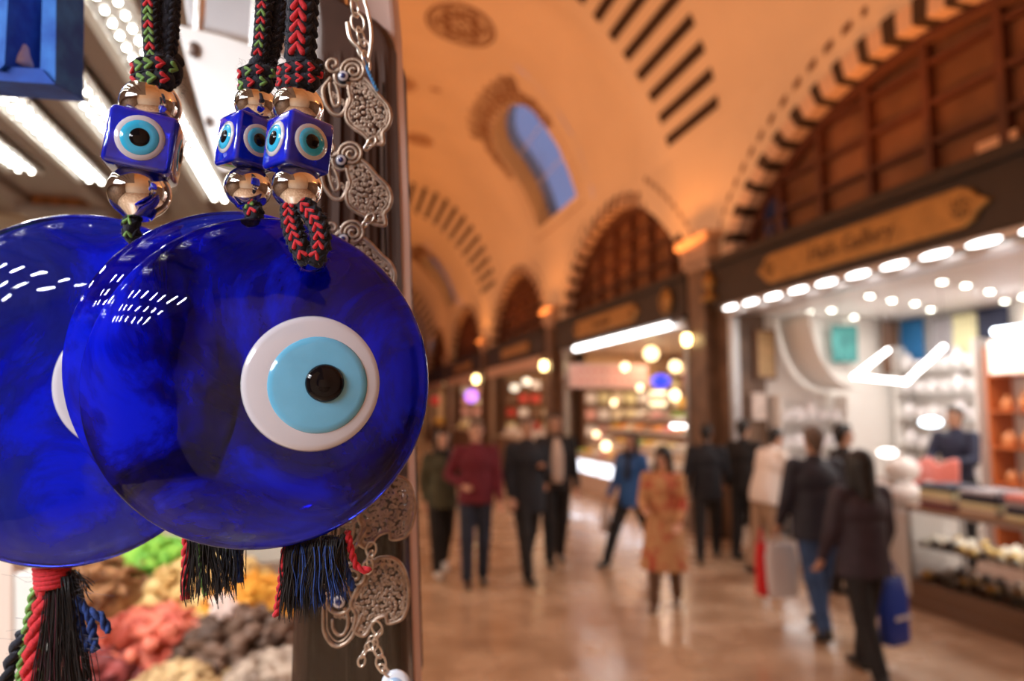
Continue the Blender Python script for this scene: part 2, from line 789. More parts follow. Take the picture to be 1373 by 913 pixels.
struct(vb.build('ceiling', [M_plaster, M_stripe, M_orn, M_ornl], smooth=True, fix=False))

# the two long walls, with a pointed opening in every bay
ARCH = [(2.4, 9.0, 1.62), (10.5, 16.7, 1.92), (18.5, 25.3, 2.1), (27.3, 35.0, 2.15), (36.6, 43.6, 2.15), (45.2, 52.2, 2.1)]
ZS = 4.05


def arch_z(y, grow=0.0):
    for a, b, r_ in ARCH:
        c, h_ = (a+b)/2, (b-a)/2+grow
        if abs(y-c) < h_:
            k = abs(y-c)/h_
            return ZS+(r_+grow)*(1-k**1.9)**0.62
    return None


def arch_pts(a, b, r_, grow=0.0, n=60):
    c, h_ = (a+b)/2, (b-a)/2+grow
    pts = []
    for i in range(n+1):
        an = PI*i/n
        k = -math.cos(an)
        pts.append((c+h_*k, ZS+(r_+grow)*(max(0, 1-abs(k)**1.9))**0.62))
    return pts


for side in (1, -1):
    wb = MB()
    yy = Y0
    stops = [Y0]
    while stops[-1] < Y1-1e-6:
        stops.append(round(stops[-1]+0.05, 4))
    for i in range(len(stops)-1):
        a, b = stops[i], stops[i+1]
        za = arch_z(a) or ZS
        zb = arch_z(b) or ZS
        if (arch_z(a) is None) != (arch_z(b) is None):
            za = zb = ZS
        pa, pb = S(a, 0), S(b, 0)
        vs, fs = [], []
        for k in range(5):
            t = k/4
            for (y, z0, p) in ((a, za, pa), (b, zb, pb)):
                z = z0+(p.z-z0)*t
                x = XW+(p.x-XW)*max(0, (z-4.4)/(p.z-4.4))**1.5
                if side < 0:
                    x = 2*CX-x
                vs.append((x, y, z))
        for k in range(4):
            fs.append((2*k, 2*k+1, 2*k+3, 2*k+2))
        wb.add(vs, fs)
    # masonry piers and the wall behind the lunettes
    xs = XW if side > 0 else 2*CX-XW
    prev = Y0
    for a, b, r_ in ARCH+[(Y1-0.5, Y1, 0)]:
        if a-prev > 0.05:
            wb.b2((xs, prev+0.05, 0.0), (xs+side*0.5, a-0.05, ZS), 1)
        prev = b
    wb.build('wall_right' if side > 0 else 'wall_left', [M_plaster, M_stone], smooth=False, fix=False)['kind'] = 'structure'
# left side: plain shop infill far from the view (seen only as reflections)
lb = MB()
lb.b2((2*CX-XW-0.5, 3.4, 0.0), (2*CX-XW+0.05, Y1, 4.1))
lb.b2((2*CX-XW-0.5, Y0, 0.0), (2*CX-XW-0.05, 3.4, 4.1))
struct(lb.build('trim_1', M_stone))
eb = MB()
eb.b2((2*CX-XW-0.6, Y1, 0), (XW+3.4, Y1+0.2, 10.4))
struct(eb.build('wall_back', M_plaster))
eb = MB()
eb.b2((2*CX-XW-0.6, Y0-0.2, 0), (XW+3.4, Y0, 10.4))
struct(eb.build('wall_front', M_plaster))

# voussoir rings, dotted outlines, lunette windows
nwin = 0
for side in (1, -1):
    xs = XW if side > 0 else 2*CX-XW
    for ai, (a, b, r_) in enumerate(ARCH):
        if side < 0 and ai > 3:
            continue
        far = ai > 2
        tb = MB()
        ip = arch_pts(a, b, r_, 0.0, 240)
        op = arch_pts(a, b, r_, 0.27, 240)
        # equal arc-length teeth
        L = [0]
        for i in range(240):
            L.append(L[-1]+math.hypot(ip[i+1][0]-ip[i][0], ip[i+1][1]-ip[i][1]))
        nt_ = 41
        for k in range(nt_):
            e_ = 0.12
            l0 = L[-1]*(k+(e_ if k % 2 else -e_))/nt_ if k else 0
            l1 = L[-1]*min(nt_, k+1+(-e_ if k % 2 else e_))/nt_
            ids = [i for i in range(241) if l0-1e-6 <= L[i] <= l1+1e-6]
            if len(ids) < 2:
                continue
            dark = k % 2 == 1
            i0, i1 = max(ids[0]-1, 0), ids[-1]
            mid = (i0+i1)//2
            seq = [i0, mid, i1]
            f = 1.0 if dark else 0.9
            vs, fs = [], []
            for i in seq:
                inn = ip[i]
                out = (ip[i][0]+(op[i][0]-ip[i][0])*f, ip[i][1]+(op[i][1]-ip[i][1])*f)
                xa = xs-side*(0.035 if dark else 0.02)
                xb = xs+side*0.24
                vs += [(xa, inn[0], inn[1]), (xa, out[0], out[1]), (xb, inn[0], inn[1]), (xb, out[0], out[1])]
            for q in range(2):
                o_ = q*4
                fs += [(o_, o_+1, o_+5, o_+4), (o_, o_+4, o_+6, o_+2), (o_+1, o_+3, o_+7, o_+5), (o_+2, o_+6, o_+7, o_+3)]
            fs += [(0, 2, 3, 1), (8, 9, 11, 10)]
            tb.add(vs, fs, 1 if dark else 0)
        # dashed painted outline
        dp = arch_pts(a, b, r_, 0.55, 150)
        for k in range(150):
            if k % 4 in (0, 1) or far:
                p, q = dp[k], dp[k+1]
                if p[1] < ZS+0.35:
                    continue
                xs2 = []
                for pp in (p, q):
                    sp = S(pp[0], 0)
                    xs2.append(XW+(sp.x-XW)*max(0, (pp[1]-4.4)/(sp.z-4.4))**1.5 if pp[1] < sp.z else None)
                if None in xs2:
                    continue
                v = []
                for (pp, xx) in ((p, xs2[0]), (q, xs2[1])):
                    xx = xx-0.012 if side > 0 else 2*CX-xx+0.012
                    v += [(xx, pp[0], pp[1]-0.05), (xx, pp[0], pp[1]+0.05)]
                tb.add(v, [(0, 1, 3, 2)], 2)
        o = tb.build('trim_%d' % (2+ai+(10 if side < 0 else 0)), [M_pale, M_stripe, M_orn2])
        struct(o)
        if side < 0:
            wb = MB()
            wb.b2((xs-0.5, a, ZS-0.2), (xs-0.42, b, ZS+r_+0.1))
            struct(wb.build('window_%d' % (20+ai), M_pane))
            continue
        # lunette window: frame, muntins, panes
        nwin += 1
        xp = xs+0.24
        ph_ = arch_pts(a, b, r_, 0.05, 60)
        pn = MB()
        pn.prism([(y, z) for y, z in ph_], (xp+0.06, 0, 0), (0, 1, 0), (0, 0, 1), (1, 0, 0), 0.02)
        win = struct(pn.build('window_%d' % nwin, M_pane))
        fr = MB()
        fr.tube([(xp, y, z-0.05) for y, z in arch_pts(a, b, r_, 0.0, 60)], 0.075, 6)
        c = (a+b)/2
        nv = 8 if ai == 0 else 7
        ystep = (b-a)/nv
        for k in range(1, nv):
            y = a+ystep*k
            zt = arch_z(y)
            fr.b2((xp-0.04, y-0.045, ZS-0.1), (xp+0.06, y+0.045, zt))
        for z in (ZS+0.48, ZS+0.88, ZS+1.3, ZS+1.72):
            if z > ZS+r_-0.12:
                continue
            yl = [y for y in np.arange(a, b, 0.02) if (arch_z(y) or 0) > z]
            fr.b2((xp-0.025, yl[0], z-0.03), (xp+0.05, yl[-1], z+0.03))
        fr.build('window_frame', M_redwood, win)
        if ai == 0:
            # small arched casement with blue glass in the corner, one pale pane further right
            p0 = at(1040, 330, X=xp-0.02)
            bl = MB()
            for dy in (-0.13, 0.13):
                bl.b2((xp-0.03, p0.y+dy-0.10, ZS+0.02), (xp-0.01, p0.y+dy+0.10, ZS+0.36))
            bl.prism([(p0.y+0.23*math.cos(PI*i/12), ZS+0.42+0.26*math.sin(PI*i/12)) for i in range(13)], (xp-0.03, 0, 0), (0, 1, 0), (0, 0, 1), (1, 0, 0), 0.02)
            bl.build('blue_pane', M_bluepane, win, label='dark blue arched pane')
            p1 = at(1338, 208, X=xp-0.02)
            bl = MB()
            bl.b2((xp-0.03, p1.y-0.2, p1.z-0.2), (xp-0.01, p1.y+0.2, p1.z+0.17))
            bl.build('pale_pane', mat('pale pane', (0.75, 0.45, 0.28), 0.3), win, label='pale lit pane')

# ------------------------------------------------------------------ shop row on the right: fascias, piers, capitals
tn = 30
for a, b, r_ in ARCH:
    f = MB()
    f.b2((5.34, a-0.35, 3.33), (5.62, b+0.3, 4.0))
    f.b2((5.28, a-0.38, 3.93), (5.66, b+0.33, 4.06))
    f.b2((5.30, a-0.35, 3.33), (5.40, b+0.3, 3.38))
    tn += 1
    struct(f.build('trim_%d' % tn, M_darkwood, bevel=0.012))
for y in (9.75, 17.6, 26.3, 35.8, 44.4):
    f = MB()
    f.b2((5.26, y-0.42, 4.10), (5.9, y+0.42, 4.42))
    f.b2((5.20, y-0.5, 4.38), (5.9, y+0.5, 4.52))
    f.b2((5.32, y-0.34, 3.95), (5.9, y+0.34, 4.12))
    tn += 1
    struct(f.build('trim_%d' % tn, M_cap, bevel=0.03))
    f = MB()
    f.b2((5.30, y-0.26, 0.0), (5.9, y+0.26, 4.0))
    f.b2((5.26, y-0.32, 0.0), (5.9, y+0.32, 0.5))
    tn += 1
    struct(f.build('trim_%d' % tn, M_stone, bevel=0.02))

# shop shells
SHOPS = [(2.2, 9.1), (10.35, 16.75), (18.3, 25.4), (27.2, 35.1), (36.6, 43.7), (45.1, 52.3)]
XB = 8.4
wallcols = [M_white, mat('warm shop wall', (0.62, 0.42, 0.26), 0.6), mat('tan shop wall', (0.55, 0.36, 0.22), 0.6),
            mat('pink shop wall', (0.62, 0.42, 0.33), 0.6), mat('tan shop wall b', (0.5, 0.33, 0.2), 0.6), mat('tan shop wall c', (0.5, 0.33, 0.2), 0.6)]
for i, (a, b) in enumerate(SHOPS):
    f = MB()
    f.b2((XB, a, 0), (XB+0.1, b, 3.3))
    f.b2((5.75, b, 0), (XB+0.1, b+0.1, 3.3))
    f.b2((5.75, a-0.1, 0), (XB+0.1, a, 3.3))
    tn += 1
    struct(f.build('trim_%d' % tn, wallcols[i]))
    f = MB()
    f.b2((5.5, a, 3.24), (XB, b, 3.32))
    tn += 1
    struct(f.build('trim_%d' % tn, M_white if i == 0 else mat('shop ceiling warm', (0.62, 0.5, 0.42), 0.6)))
    n = 2
    for k in range(n):
        y = a+(b-a)*(k+0.5)/n
        area('shop_light', (7.1, y, 3.2), (7.0, y, 0), 1.6, 0.9, SHOP_W*(1.15 if i == 0 else 1.0)/2, COOL if i == 0 else (1.0, 0.72, 0.48))
    # metal front posts and lintel
    f = MB()
    f.b2((5.44, b-0.10, 0.0), (5.56, b, 3.25))
    f.b2((5.44, a, 0.0), (5.56, a+0.10, 3.25))
    f.b2((5.40, a, 3.20), (5.56, b, 3.33))
    tn += 1
    struct(f.build('trim_%d' % tn, M_metal if i < 2 else mat('bronze frame', (0.5, 0.36, 0.28), 0.4, metal=0.4), bevel=0.008))

ORD = ['first', 'second', 'third', 'fourth', 'fifth', 'sixth', 'seventh', 'eighth', 'ninth', 'tenth', 'eleventh', 'twelfth', 'thirteenth', 'fourteenth', 'fifteenth',
       'sixteenth', 'seventeenth', 'eighteenth', 'nineteenth', 'twentieth', 'twenty-first', 'twenty-second', 'twenty-third', 'twenty-fourth', 'twenty-fifth', 'twenty-sixth']


def nth(k):
    return ORD[k] if k < len(ORD) else '%dth' % (k+1)


def level(i, n):
    return 'lowest' if i == 0 else ('top' if i == n-1 else nth(i)+' lowest')


# ------------------------------------------------------------------ gilded signs, LED strips, lanterns
def text_mesh(txt, size, depth=0.004):
    cu = bpy.data.curves.new('t', 'FONT')
    cu.body = txt
    cu.size = size
    cu.extrude = depth
    cu.align_x = 'CENTER'
    cu.align_y = 'CENTER'
    o = bpy.data.objects.new('t', cu)
    col.objects.link(o)
    bpy.context.view_layer.update()
    dg = bpy.context.evaluated_depsgraph_get()
    me = o.evaluated_get(dg).to_mesh()
    vs = [tuple(v.co) for v in me.vertices]
    fs = [tuple(p.vertices) for p in me.polygons]
    o.evaluated_get(dg).to_mesh_clear()
    bpy.data.objects.remove(o)
    return vs, fs


def sign(y0, y1, z, hgt, txt, label, tsize):
    """gilded board on a fascia; reads from the hall (text runs towards -Y)"""
    c = (y0+y1)/2
    hw = (y1-y0)/2
    t = empty('sign_board', (5.34, c, z-hgt/2), label, 'sign')
    e = hw*0.16
    poly = [(-hw, 0), (-hw+e*0.5, hgt*0.22), (-hw+e*0.6, hgt*0.36), (-hw+e, hgt*0.5), (hw-e, hgt*0.5), (hw-e*0.6, hgt*0.36), (hw-e*0.5, hgt*0.22), (hw, 0),
            (hw-e*0.5, -hgt*0.22), (hw-e*0.6, -hgt*0.36), (hw-e, -hgt*0.5), (-hw+e, -hgt*0.5), (-hw+e*0.6, -hgt*0.36), (-hw+e*0.5, -hgt*0.22)]
    b = MB()
    b.prism(poly, (5.34, c, z), (0, -1, 0), (0, 0, 1), (-1, 0, 0), 0.05)
    b.build('board', M_gold, t, bevel=0.006)
    vs, fs = text_mesh(txt, tsize)
    L = MB()
    L.add([(5.285-v[2], c-v[0], z+v[1]) for v in vs], fs)
    L.build('lettering', M_goldtxt, t, fix=False)
    for sg in (-1, 1):
        o_ = MB()
        cy = c+sg*(hw-e*1.0)
        for k in range(6):
            a = k*PI/3
            o_.tube([(5.285, cy+0.03*math.cos(a), z+0.03*math.sin(a)), (5.283, cy+0.085*math.cos(a+0.4), z+0.085*math.sin(a+0.4)), (5.285, cy+0.1*math.cos(a+0.9), z+0.1*math.sin(a+0.9))], 0.009, 5)
        o_.build('scroll_ornament', M_goldtxt, t)
    return t


sign(4.7, 8.1, 3.64, 0.36, 'Halis Gallery', 'long gilded cartouche sign with dark lettering above the big white shop', 0.25)
sign(11.9, 15.6, 3.66, 0.36, 'Hazerbaba', 'smaller gilded cartouche sign above the sweet shop with the long white lamp', 0.22)
for i, (y0, y1, tx) in enumerate(((19.6, 23.0, 'Baharat'), (28.6, 33.0, 'Lokum'))):
    t = MB()
    t.b2((5.28, y0, 3.5), (5.33, y1, 3.82))
    tag(t.build('sign_board', M_gold, bevel=0.02), ['plain gilded sign board above the third shop with the pale awning', 'far gilded sign board above the fourth shop down the hall'][i], 'sign')

# finial ornaments on the dark fascia ends
for i, (y, lb) in enumerate(((9.32, 'gilded urn ornament on the dark fascia left of the long gilded sign'), (10.75, 'round gilded ornament at the right end of the sweet shop fascia'))):
    t = MB()
    if i == 0:
        t.lathe((5.30, y, 3.45), [(0.0, 0), (0.14, 0.0), (0.15, 0.05), (0.05, 0.10), (0.04, 0.15), (0.10, 0.22), (0.11, 0.30), (0.05, 0.38), (0.03, 0.42), (0.0, 0.46)], 14)
    else:
        t.ell((5.31, y, 3.66), (0.05, 0.17, 0.17), 16, 10)
        t.tube([(5.28, y+0.2*math.cos(k*PI/8), 3.66+0.2*math.sin(k*PI/8)) for k in range(16)], 0.02, 6, closed=True)
    tag(t.build('gilded_ornament', M_gold, smooth=True), lb, 'ornament')

# LED strip of the big shop: nine bright lenses in an aluminium rail
t = empty('led_strip_light', (5.34, 5.6, 3.27), 'row of bright white oval lamps in a rail above the big shop opening', 'lamp')
f = MB()
f.b2((5.30, 2.3, 3.27), (5.42, 9.02, 3.35))
f.build('rail', M_metal, t)
for k in range(14):
    y = 8.78-k*0.50
    f = MB()
    f.ell((5.31, y, 3.285), (0.04, 0.18, 0.022), 14, 8)
    f.build('lamp_lens', M_led, t, smooth=True)
t = empty('tube_light', (5.34, 13.1, 3.25), 'long continuous white tube lamp above the sweet shop opening', 'lamp')
f = MB()
f.b2((5.34, 10.65, 3.26), (5.44, 15.6, 3.33))
f.build('rail', M_metal, t)
f = MB()
f.cap((5.32, 10.75, 3.25), (5.32, 15.5, 3.25), 0.045, 0.045)
f.build('tube', M_led, t, smooth=True)
area('tube_glow', (5.25, 13.0, 3.2), (4.0, 13.0, 0), 0.08, 4.6, 25, (1, .95, .9))
area('strip_glow', (5.25, 5.6, 3.2), (4.0, 5.6, 0), 0.08, 6.0, 45, (1, .95, .95))
# recessed downlights of the big shop
dp = [(1085, 418), (1115, 416), (1145, 425), (1166, 397), (1196, 403), (1227, 407), (1248, 415), (1263, 378), (1295, 383), (1327, 391), (1347, 404), (1372, 398)]
for i, p in enumerate(dp):
    q = at(*p, Z=3.235)
    if i == 0:
        dl = empty('ceiling_downlight', q, 'recessed ceiling spotlight of the big shop, first from the left', 'lamp', 'recessed spotlights of the big shop')
        f = MB()
        f.lathe(q, [(0.052, 0.0), (0.075, -0.006), (0.078, 0.0), (0.074, 0.004)], 20)
        f.build('ring', M_metal, dl, smooth=True)
        f = MB()
        f.lathe(q, [(0.0, -0.012), (0.026, -0.010), (0.040, -0.002), (0.040, 0.004)], 16)
        f.build('lens', M_down, dl, smooth=True)
    else:
        c = copy_tree(dl)
        c.location = q
        c['label'] = 'recessed ceiling spotlight of the big shop, %s from the left' % nth(i)
# bent neon-like pendant
P = [at(1190, 470, X=7.0), at(1145, 505, X=6.9), at(1215, 512, X=6.6), at(1265, 465, X=6.6)]
t = empty('pendant_lamp', (6.8, 7.5, 2.2), 'angular glowing white pendant lamp hanging in the big shop', 'lamp')
f = MB()
f.tube(P, 0.024, 8)
for p in P:
    f.ell(p, (0.026, 0.026, 0.026), 10, 8)
f.build('light_tube', M_led, t, smooth=True)
f = MB()
for p in (P[0], P[3]):
    f.tube([p, (p.x, p.y, 3.24)], 0.004, 5)
f.build('wire', M_dmetal, t)

# lanterns and globes
def lantern(px, py, X, r, m, label, hang=3.24, cat='lamp', name='globe_lamp', sq=1.0):
    p = at(px, py, X=X)
    t = empty(name, (p.x, p.y, p.z-r), label, cat)
    f = MB()
    f.ell(p, (r, r, r*sq), 18, 12)
    f.build('globe', m, t, smooth=True)
    f = MB()
    f.lathe((p.x, p.y, p.z+r*sq-0.01), [(0.0, 0.05), (r*0.25, 0.045), (r*0.3, 0.0), (0, -0.002)], 12)
    f.tube([(p.x, p.y, p.z+r*sq), (p.x, p.y, hang)], 0.006, 5)
    f.build('cord', M_dmetal, t)
    return t


M_blueg = mat('blue glass globe', (0.01, 0.03, 0.75), 0.2, emit=(0.02, 0.05, 1.0), es=1.6)
M_redg = mat('red glass globe', (0.45, 0.015, 0.02), 0.25, emit=(0.8, 0.02, 0.03), es=0.25)
M_purg = mat('violet glass globe', (0.3, 0.1, 0.8), 0.3, emit=(0.5, 0.2, 1.0), es=2.2)
M_yg = emis('pale yellow globe', (1.0, 0.78, 0.38), 4)
lantern(886, 511, 5.75, 0.17, M_blueg, 'glowing blue glass globe hanging in the sweet shop', sq=0.7)
lantern(927, 505, 5.6, 0.13, M_redg, 'dark red glass lantern hanging beside the blue globe', sq=1.5)
lantern(873, 474, 6.2, 0.14, M_yg, 'pale yellow glowing globe above the blue one')
lantern(905, 491, 6.1, 0.10, M_yg, 'small pale yellow globe just above the red lantern')
lantern(632, 531, 5.6, 0.26, M_purg, 'violet glowing globe in the fourth shop down the hall')
lantern(583, 537, 5.6, 0.28, M_redg, 'small distant red lantern at the end of the shop row')
for i, (px, py, Y, lb) in enumerate(((927, 455, 10.3, 'warm wall lantern on the brown pier beside the sweet shop'), (733, 490, 17.95, 'warm wall lantern on the pier between the third shop and the sweet shop'),
                                     (641, 508, 26.6, 'warm wall lantern on the pier between the third and fourth shops'))):
    p = at(px, py, X=5.3)
    t = empty('wall_lantern', (5.3, p.y, p.z-0.12), lb, 'lamp', None)
    k = 1.0+0.35*i
    f = MB()
    f.lathe((5.22, p.y, p.z-0.09*k), [(0, 0), (0.045*k, 0.0), (0.065*k, 0.09*k), (0.05*k, 0.16*k), (0, 0.17*k)], 12)
    f.build('lamp_shade', M_warmbulb, t, smooth=True)
    f = MB()
    f.lathe((5.22, p.y, p.z+0.08*k), [(0.06*k, 0), (0.05*k, 0.02), (0.01, 0.05*k), (0, 0.06*k)], 12)
    f.tube([(5.22, p.y, p.z+0.12*k), (5.28, p.y, p.z+0.16*k), (5.34, p.y, p.z+0.10*k)], 0.012, 6)
    f.build('bracket', M_dmetal, t)

# ------------------------------------------------------------------ goods of the big shop
def cols(n, c, **k):
    return mat(n, c, k.pop('rough', 0.6), **k)


M_cer = cols('white ceramic', (0.86, 0.83, 0.85), rough=0.25)
M_teal = cols('teal cloth', (0.10, 0.42, 0.42), noise=0.5, nscale=5)
M_bluec = cols('blue cloth', (0.02, 0.16, 0.40))
M_navy = cols('navy cloth', (0.016, 0.022, 0.06), noise=0.3)
M_yel = cols('pale yellow cloth', (0.72, 0.68, 0.42))
M_coral = cols('coral cloth', (0.75, 0.20, 0.16), sheen=0.4)
M_violet = cols('violet cloth', (0.22, 0.18, 0.42))
M_plum = cols('plum cloth', (0.16, 0.04, 0.07))
M_beige = cols('beige cloth', (0.62, 0.50, 0.38))
M_grey = cols('grey cloth', (0.35, 0.33, 0.36))
M_orange = cols('orange lacquer cabinet', (0.52, 0.14, 0.04), rough=0.4)
M_shelf = cols('brown shelf', (0.20, 0.11, 0.07), rough=0.5)
M_glass = mat('clear glass', (0.95, 0.97, 0.98), 0.02, trans=1.0, ior=1.12)


def vase(kind, name='vase'):
    f = MB()
    if kind == 0:
        pr = [(0, 0), (0.05, 0), (0.09, 0.06), (0.10, 0.12), (0.06, 0.19), (0.04, 0.22), (0.055, 0.25), (0.045, 0.25), (0.03, 0.22), (0, 0.2)]
    elif kind == 1:
        pr = [(0, 0), (0.05, 0), (0.055, 0.015), (0.11, 0.08), (0.14, 0.13), (0.13, 0.132), (0.10, 0.085), (0, 0.03)]
    else:
        pr = [(0, 0), (0.07, 0), (0.085, 0.05), (0.08, 0.13), (0.075, 0.14), (0.02, 0.17), (0.02, 0.19), (0, 0.2)]
    f.lathe((0, 0, 0), pr, 18)
    return f


def goods_row(pts, kinds, m, what, where, scale=1.0, protos=None, rev=False):
    """what: colour words; where: phrase after 'from the left'; pts run left to right in the photo unless rev"""
    protos = {}
    n = len(pts)
    for i, p in enumerate(pts):
        k = kinds[i % len(kinds)]
        nm = ('vase', 'bowl', 'jar')[k]
        if k not in protos:
            o = vase(k).build(nm, m, smooth=True)
            protos[k] = o
        else:
            o = protos[k].copy()
            col.objects.link(o)
        j = n-1-i if rev else i
        tag(o, '%s %s, %s from the left %s' % (what, nm, nth(j), where), nm, '%s pieces %s' % (what, where))
        o.location = p
        s_ = scale*random.uniform(0.9, 1.1)
        o.scale = (s_, s_, s_)


# shelf units: side wall (plane y = 9.05) and back wall (plane x = 8.35)
def shelf_unit(a, b, zs, mt, label, side=True):
    """a, b corner points on the floor plan (x0,y0),(x1,y1)"""
    t = empty('shelf_unit', ((a[0]+b[0])/2, (a[1]+b[1])/2, 0), label, 'shelves')
    for q in (0, 1):
        f = MB()
        if abs(a[1]-b[1]) < abs(a[0]-b[0]):
            x = (a[0], b[0])[q]
            f.b2((x-0.015, a[1], 0), (x+0.015, b[1], zs[-1]+0.35))
        else:
            y = (a[1], b[1])[q]
            f.b2((a[0], y-0.015, 0), (b[0], y+0.015, zs[-1]+0.35))
        f.build('upright', mt, t)
    for z in zs:
        g = MB()
        g.b2((a[0], a[1], z-0.02), (b[0], b[1], z))
        g.build('shelf', mt, t)
    return t


shelf_unit((6.05, 8.78), (7.15, 9.08), (0.55, 0.95, 1.35, 1.72), M_white, 'white shelves of ceramics against the left side wall of the big shop')
for zi, z in enumerate((0.55, 0.95, 1.35, 1.72)):
    goods_row([(6.2+0.2*k, 8.9, z) for k in range(5)], (1, 2, 0), M_cer, 'white ceramic', '%s shelf, big shop side wall' % level(zi, 4))
shelf_unit((8.08, 7.55), (8.38, 8.95), (0.95, 1.35, 1.75, 2.12, 2.45), M_white, 'white shelves of ceramics at the back wall behind the shopkeeper')
for zi, z in enumerate((0.95, 1.35, 1.75, 2.12, 2.45)):
    goods_row([(8.22, 7.7+0.22*k, z) for k in range(6)], (1, 0, 1, 2), M_cer, 'white ceramic', '%s shelf behind the shopkeeper' % level(zi, 5), rev=True)
shelf_unit((8.0, 5.2), (8.38, 7.3), (0.5, 0.95, 1.4, 1.85, 2.3), M_orange, 'orange brown lacquer shelves at the right end of the back wall')
for zi, z in enumerate((0.95, 1.4, 1.85)):
    goods_row([(8.15, 5.4+0.25*k, z) for k in range(8)], (0, 2), cols('amber pottery', (0.6, 0.22, 0.08), rough=0.3), 'amber pottery', '%s row of the orange lacquer shelves' % level(zi, 3), rev=True)


def cloth_hang(p, wd, hg, axis, m, label, name='hanging_cloth', cat='cloth'):
    f = MB()
    n, k = 14, 8
    vs, fs = [], []
    ax = Vector(axis)
    nn = Vector((-ax.y, ax.x, 0))
    for i in range(n+1):
        for j in range(k+1):
            x = (i/n-0.5)*wd
            z = -hg*j/k
            vs.append(Vector(p)+ax*x+Vector((0, 0, z))+nn*(0.02*math.sin(i*1.9)*(0.3+j/k)))
    for i in range(n):
        for j in range(k):
            q = i*(k+1)+j
            fs.append((q, q+1, q+k+2, q+k+1))
    f.add(vs, fs)
    o = f.build(name, m, smooth=True, solid=0.008)
    return tag(o, label, cat)


p = at(1132, 436, Y=8.9)
cloth_hang(p, 0.45, 0.55, (1, 0, 0), M_teal, 'teal patterned cloth hung on the left side wall of the big shop')
for i, (px, py, w_, h_, m, lb) in enumerate(((1222, 428, 0.42, 0.62, M_bluec, 'bright blue cloth hung high on the back wall of the big shop'), (1192, 430, 0.3, 0.8, M_shelf, 'brown cloth hung at the corner of the back wall'),
                                            (1262, 424, 0.4, 0.6, M_grey, 'grey violet cloth hung next to the bright blue one'), (1293, 420, 0.38, 0.6, M_yel, 'pale yellow cloth hung high on the back wall'),
                                            (1328, 412, 0.5, 0.7, M_navy, 'dark navy cloth hung at the right of the pale yellow one'))):
    p = at(px, py, X=8.3) if px > 1200 else at(px, py, Y=8.95)
    cloth_hang(p, w_, h_, (0, 1, 0) if px > 1200 else (1, 0, 0), m, lb)
# framed script on the side wall near the metal post
p = at(1026, 475, Y=9.0)
t = empty('picture_frame', (p.x, 9.02, p.z-0.36), 'tall framed tan picture beside the metal post of the big shop', 'picture')
f = MB()
f.b2((p.x-0.17, 8.98, p.z-0.36), (p.x+0.17, 9.04, p.z+0.36))
f.build('frame', M_shelf, t, bevel=0.01)
f = MB()
f.b2((p.x-0.13, 8.965, p.z-0.32), (p.x+0.13, 8.985, p.z+0.32))
f.build('print', cols('tan print', (0.66, 0.46, 0.24), noise=0.35, nscale=14), t)
p = at(1017, 545, Y=9.0)
t = MB()
t.b2((p.x-0.11, 8.97, p.z-0.19), (p.x+0.11, 9.03, p.z+0.19))
tag(t.build('poster', cols('pale poster', (0.8, 0.68, 0.62), noise=0.3, nscale=9)), 'small pale poster hung under the tall framed picture', 'poster')
# white curved canopy sheet sweeping down the side wall
f = MB()
vs, fs = [], []
for i in range(15):
    t_ = i/14
    x = 6.25+0.85*t_**1.6
    z = 3.2-1.05*(1-(1-t_)**2.2)
    for y in (8.35, 8.7, 9.05):
        vs.append((x, y, z))
for i in range(14):
    for j in range(2):
        q = i*3+j
        fs.append((q, q+1, q+4, q+3))
f.add(vs, fs)
tag(f.build('curved_canopy', M_white, smooth=True, solid=0.012), 'white curved sheet sweeping down from the ceiling by the side wall', 'canopy')


def counter(y0, y1, x0, x1, h, label, shelfm, base, nshelf=2):
    t = empty('display_counter', ((x0+x1)/2, (y0+y1)/2, 0), label, 'counter')
    f = MB()
    f.b2((x0, y0, 0.0), (x1, y1, 0.26))
    f.b2((x0-0.03, y0-0.02, 0.0), (x1, y1+0.02, 0.10))
    f.build('base', base, t, bevel=0.006)
    f = MB()
    for (x, y) in ((x0+0.015, y0+0.015), (x0+0.015, y1-0.015), (x1-0.015, y0+0.015), (x1-0.015, y1-0.015)):
        f.b2((x-0.015, y-0.015, 0.26), (x+0.015, y+0.015, h))
    f.b2((x0, y0, h-0.03), (x0+0.03, y1, h))
    f.b2((x1-0.03, y0, h-0.03), (x1, y1, h))
    f.build('metal_frame', M_metal, t)
    for k in range(nshelf):
        z = 0.28+(h-0.3)*k/nshelf
        g = MB()
        g.b2((x0+0.03, y0+0.03, z-0.012), (x1-0.03, y1-0.03, z))
        g.build('shelf', shelfm, t)
    g = MB()
    g.b2((x0+0.004, y0+0.03, 0.27), (x0+0.010, y1-0.03, h-0.03))
    g.build('front_glass', M_glass, t)
    g = MB()
    g.b2((x0, y0, h), (x1, y1, h+0.025))
    g.build('counter_top', shelfm, t)
    return t


M_trim = cols('warm wood trim', (0.34, 0.19, 0.11), rough=0.35)
counter(2.9, 5.85, 5.36, 6.0, 0.93, 'glass display counter with trays of small goods in front of the shopkeeper', M_trim, cols('walnut base', (0.15, 0.085, 0.05), rough=0.35))
counter(6.9, 8.95, 5.5, 6.1, 0.88, 'white lit glass counter at the left end of the big shop', M_white, M_white)
area('counter_light', (5.7, 4.4, 0.88), (5.7, 4.4, 0), 0.4, 2.6, 9, (1, .93, .82))
area('counter_light', (5.8, 7.9, 0.84), (5.8, 7.9, 0), 0.4, 1.8, 9, (1, .97, .95))
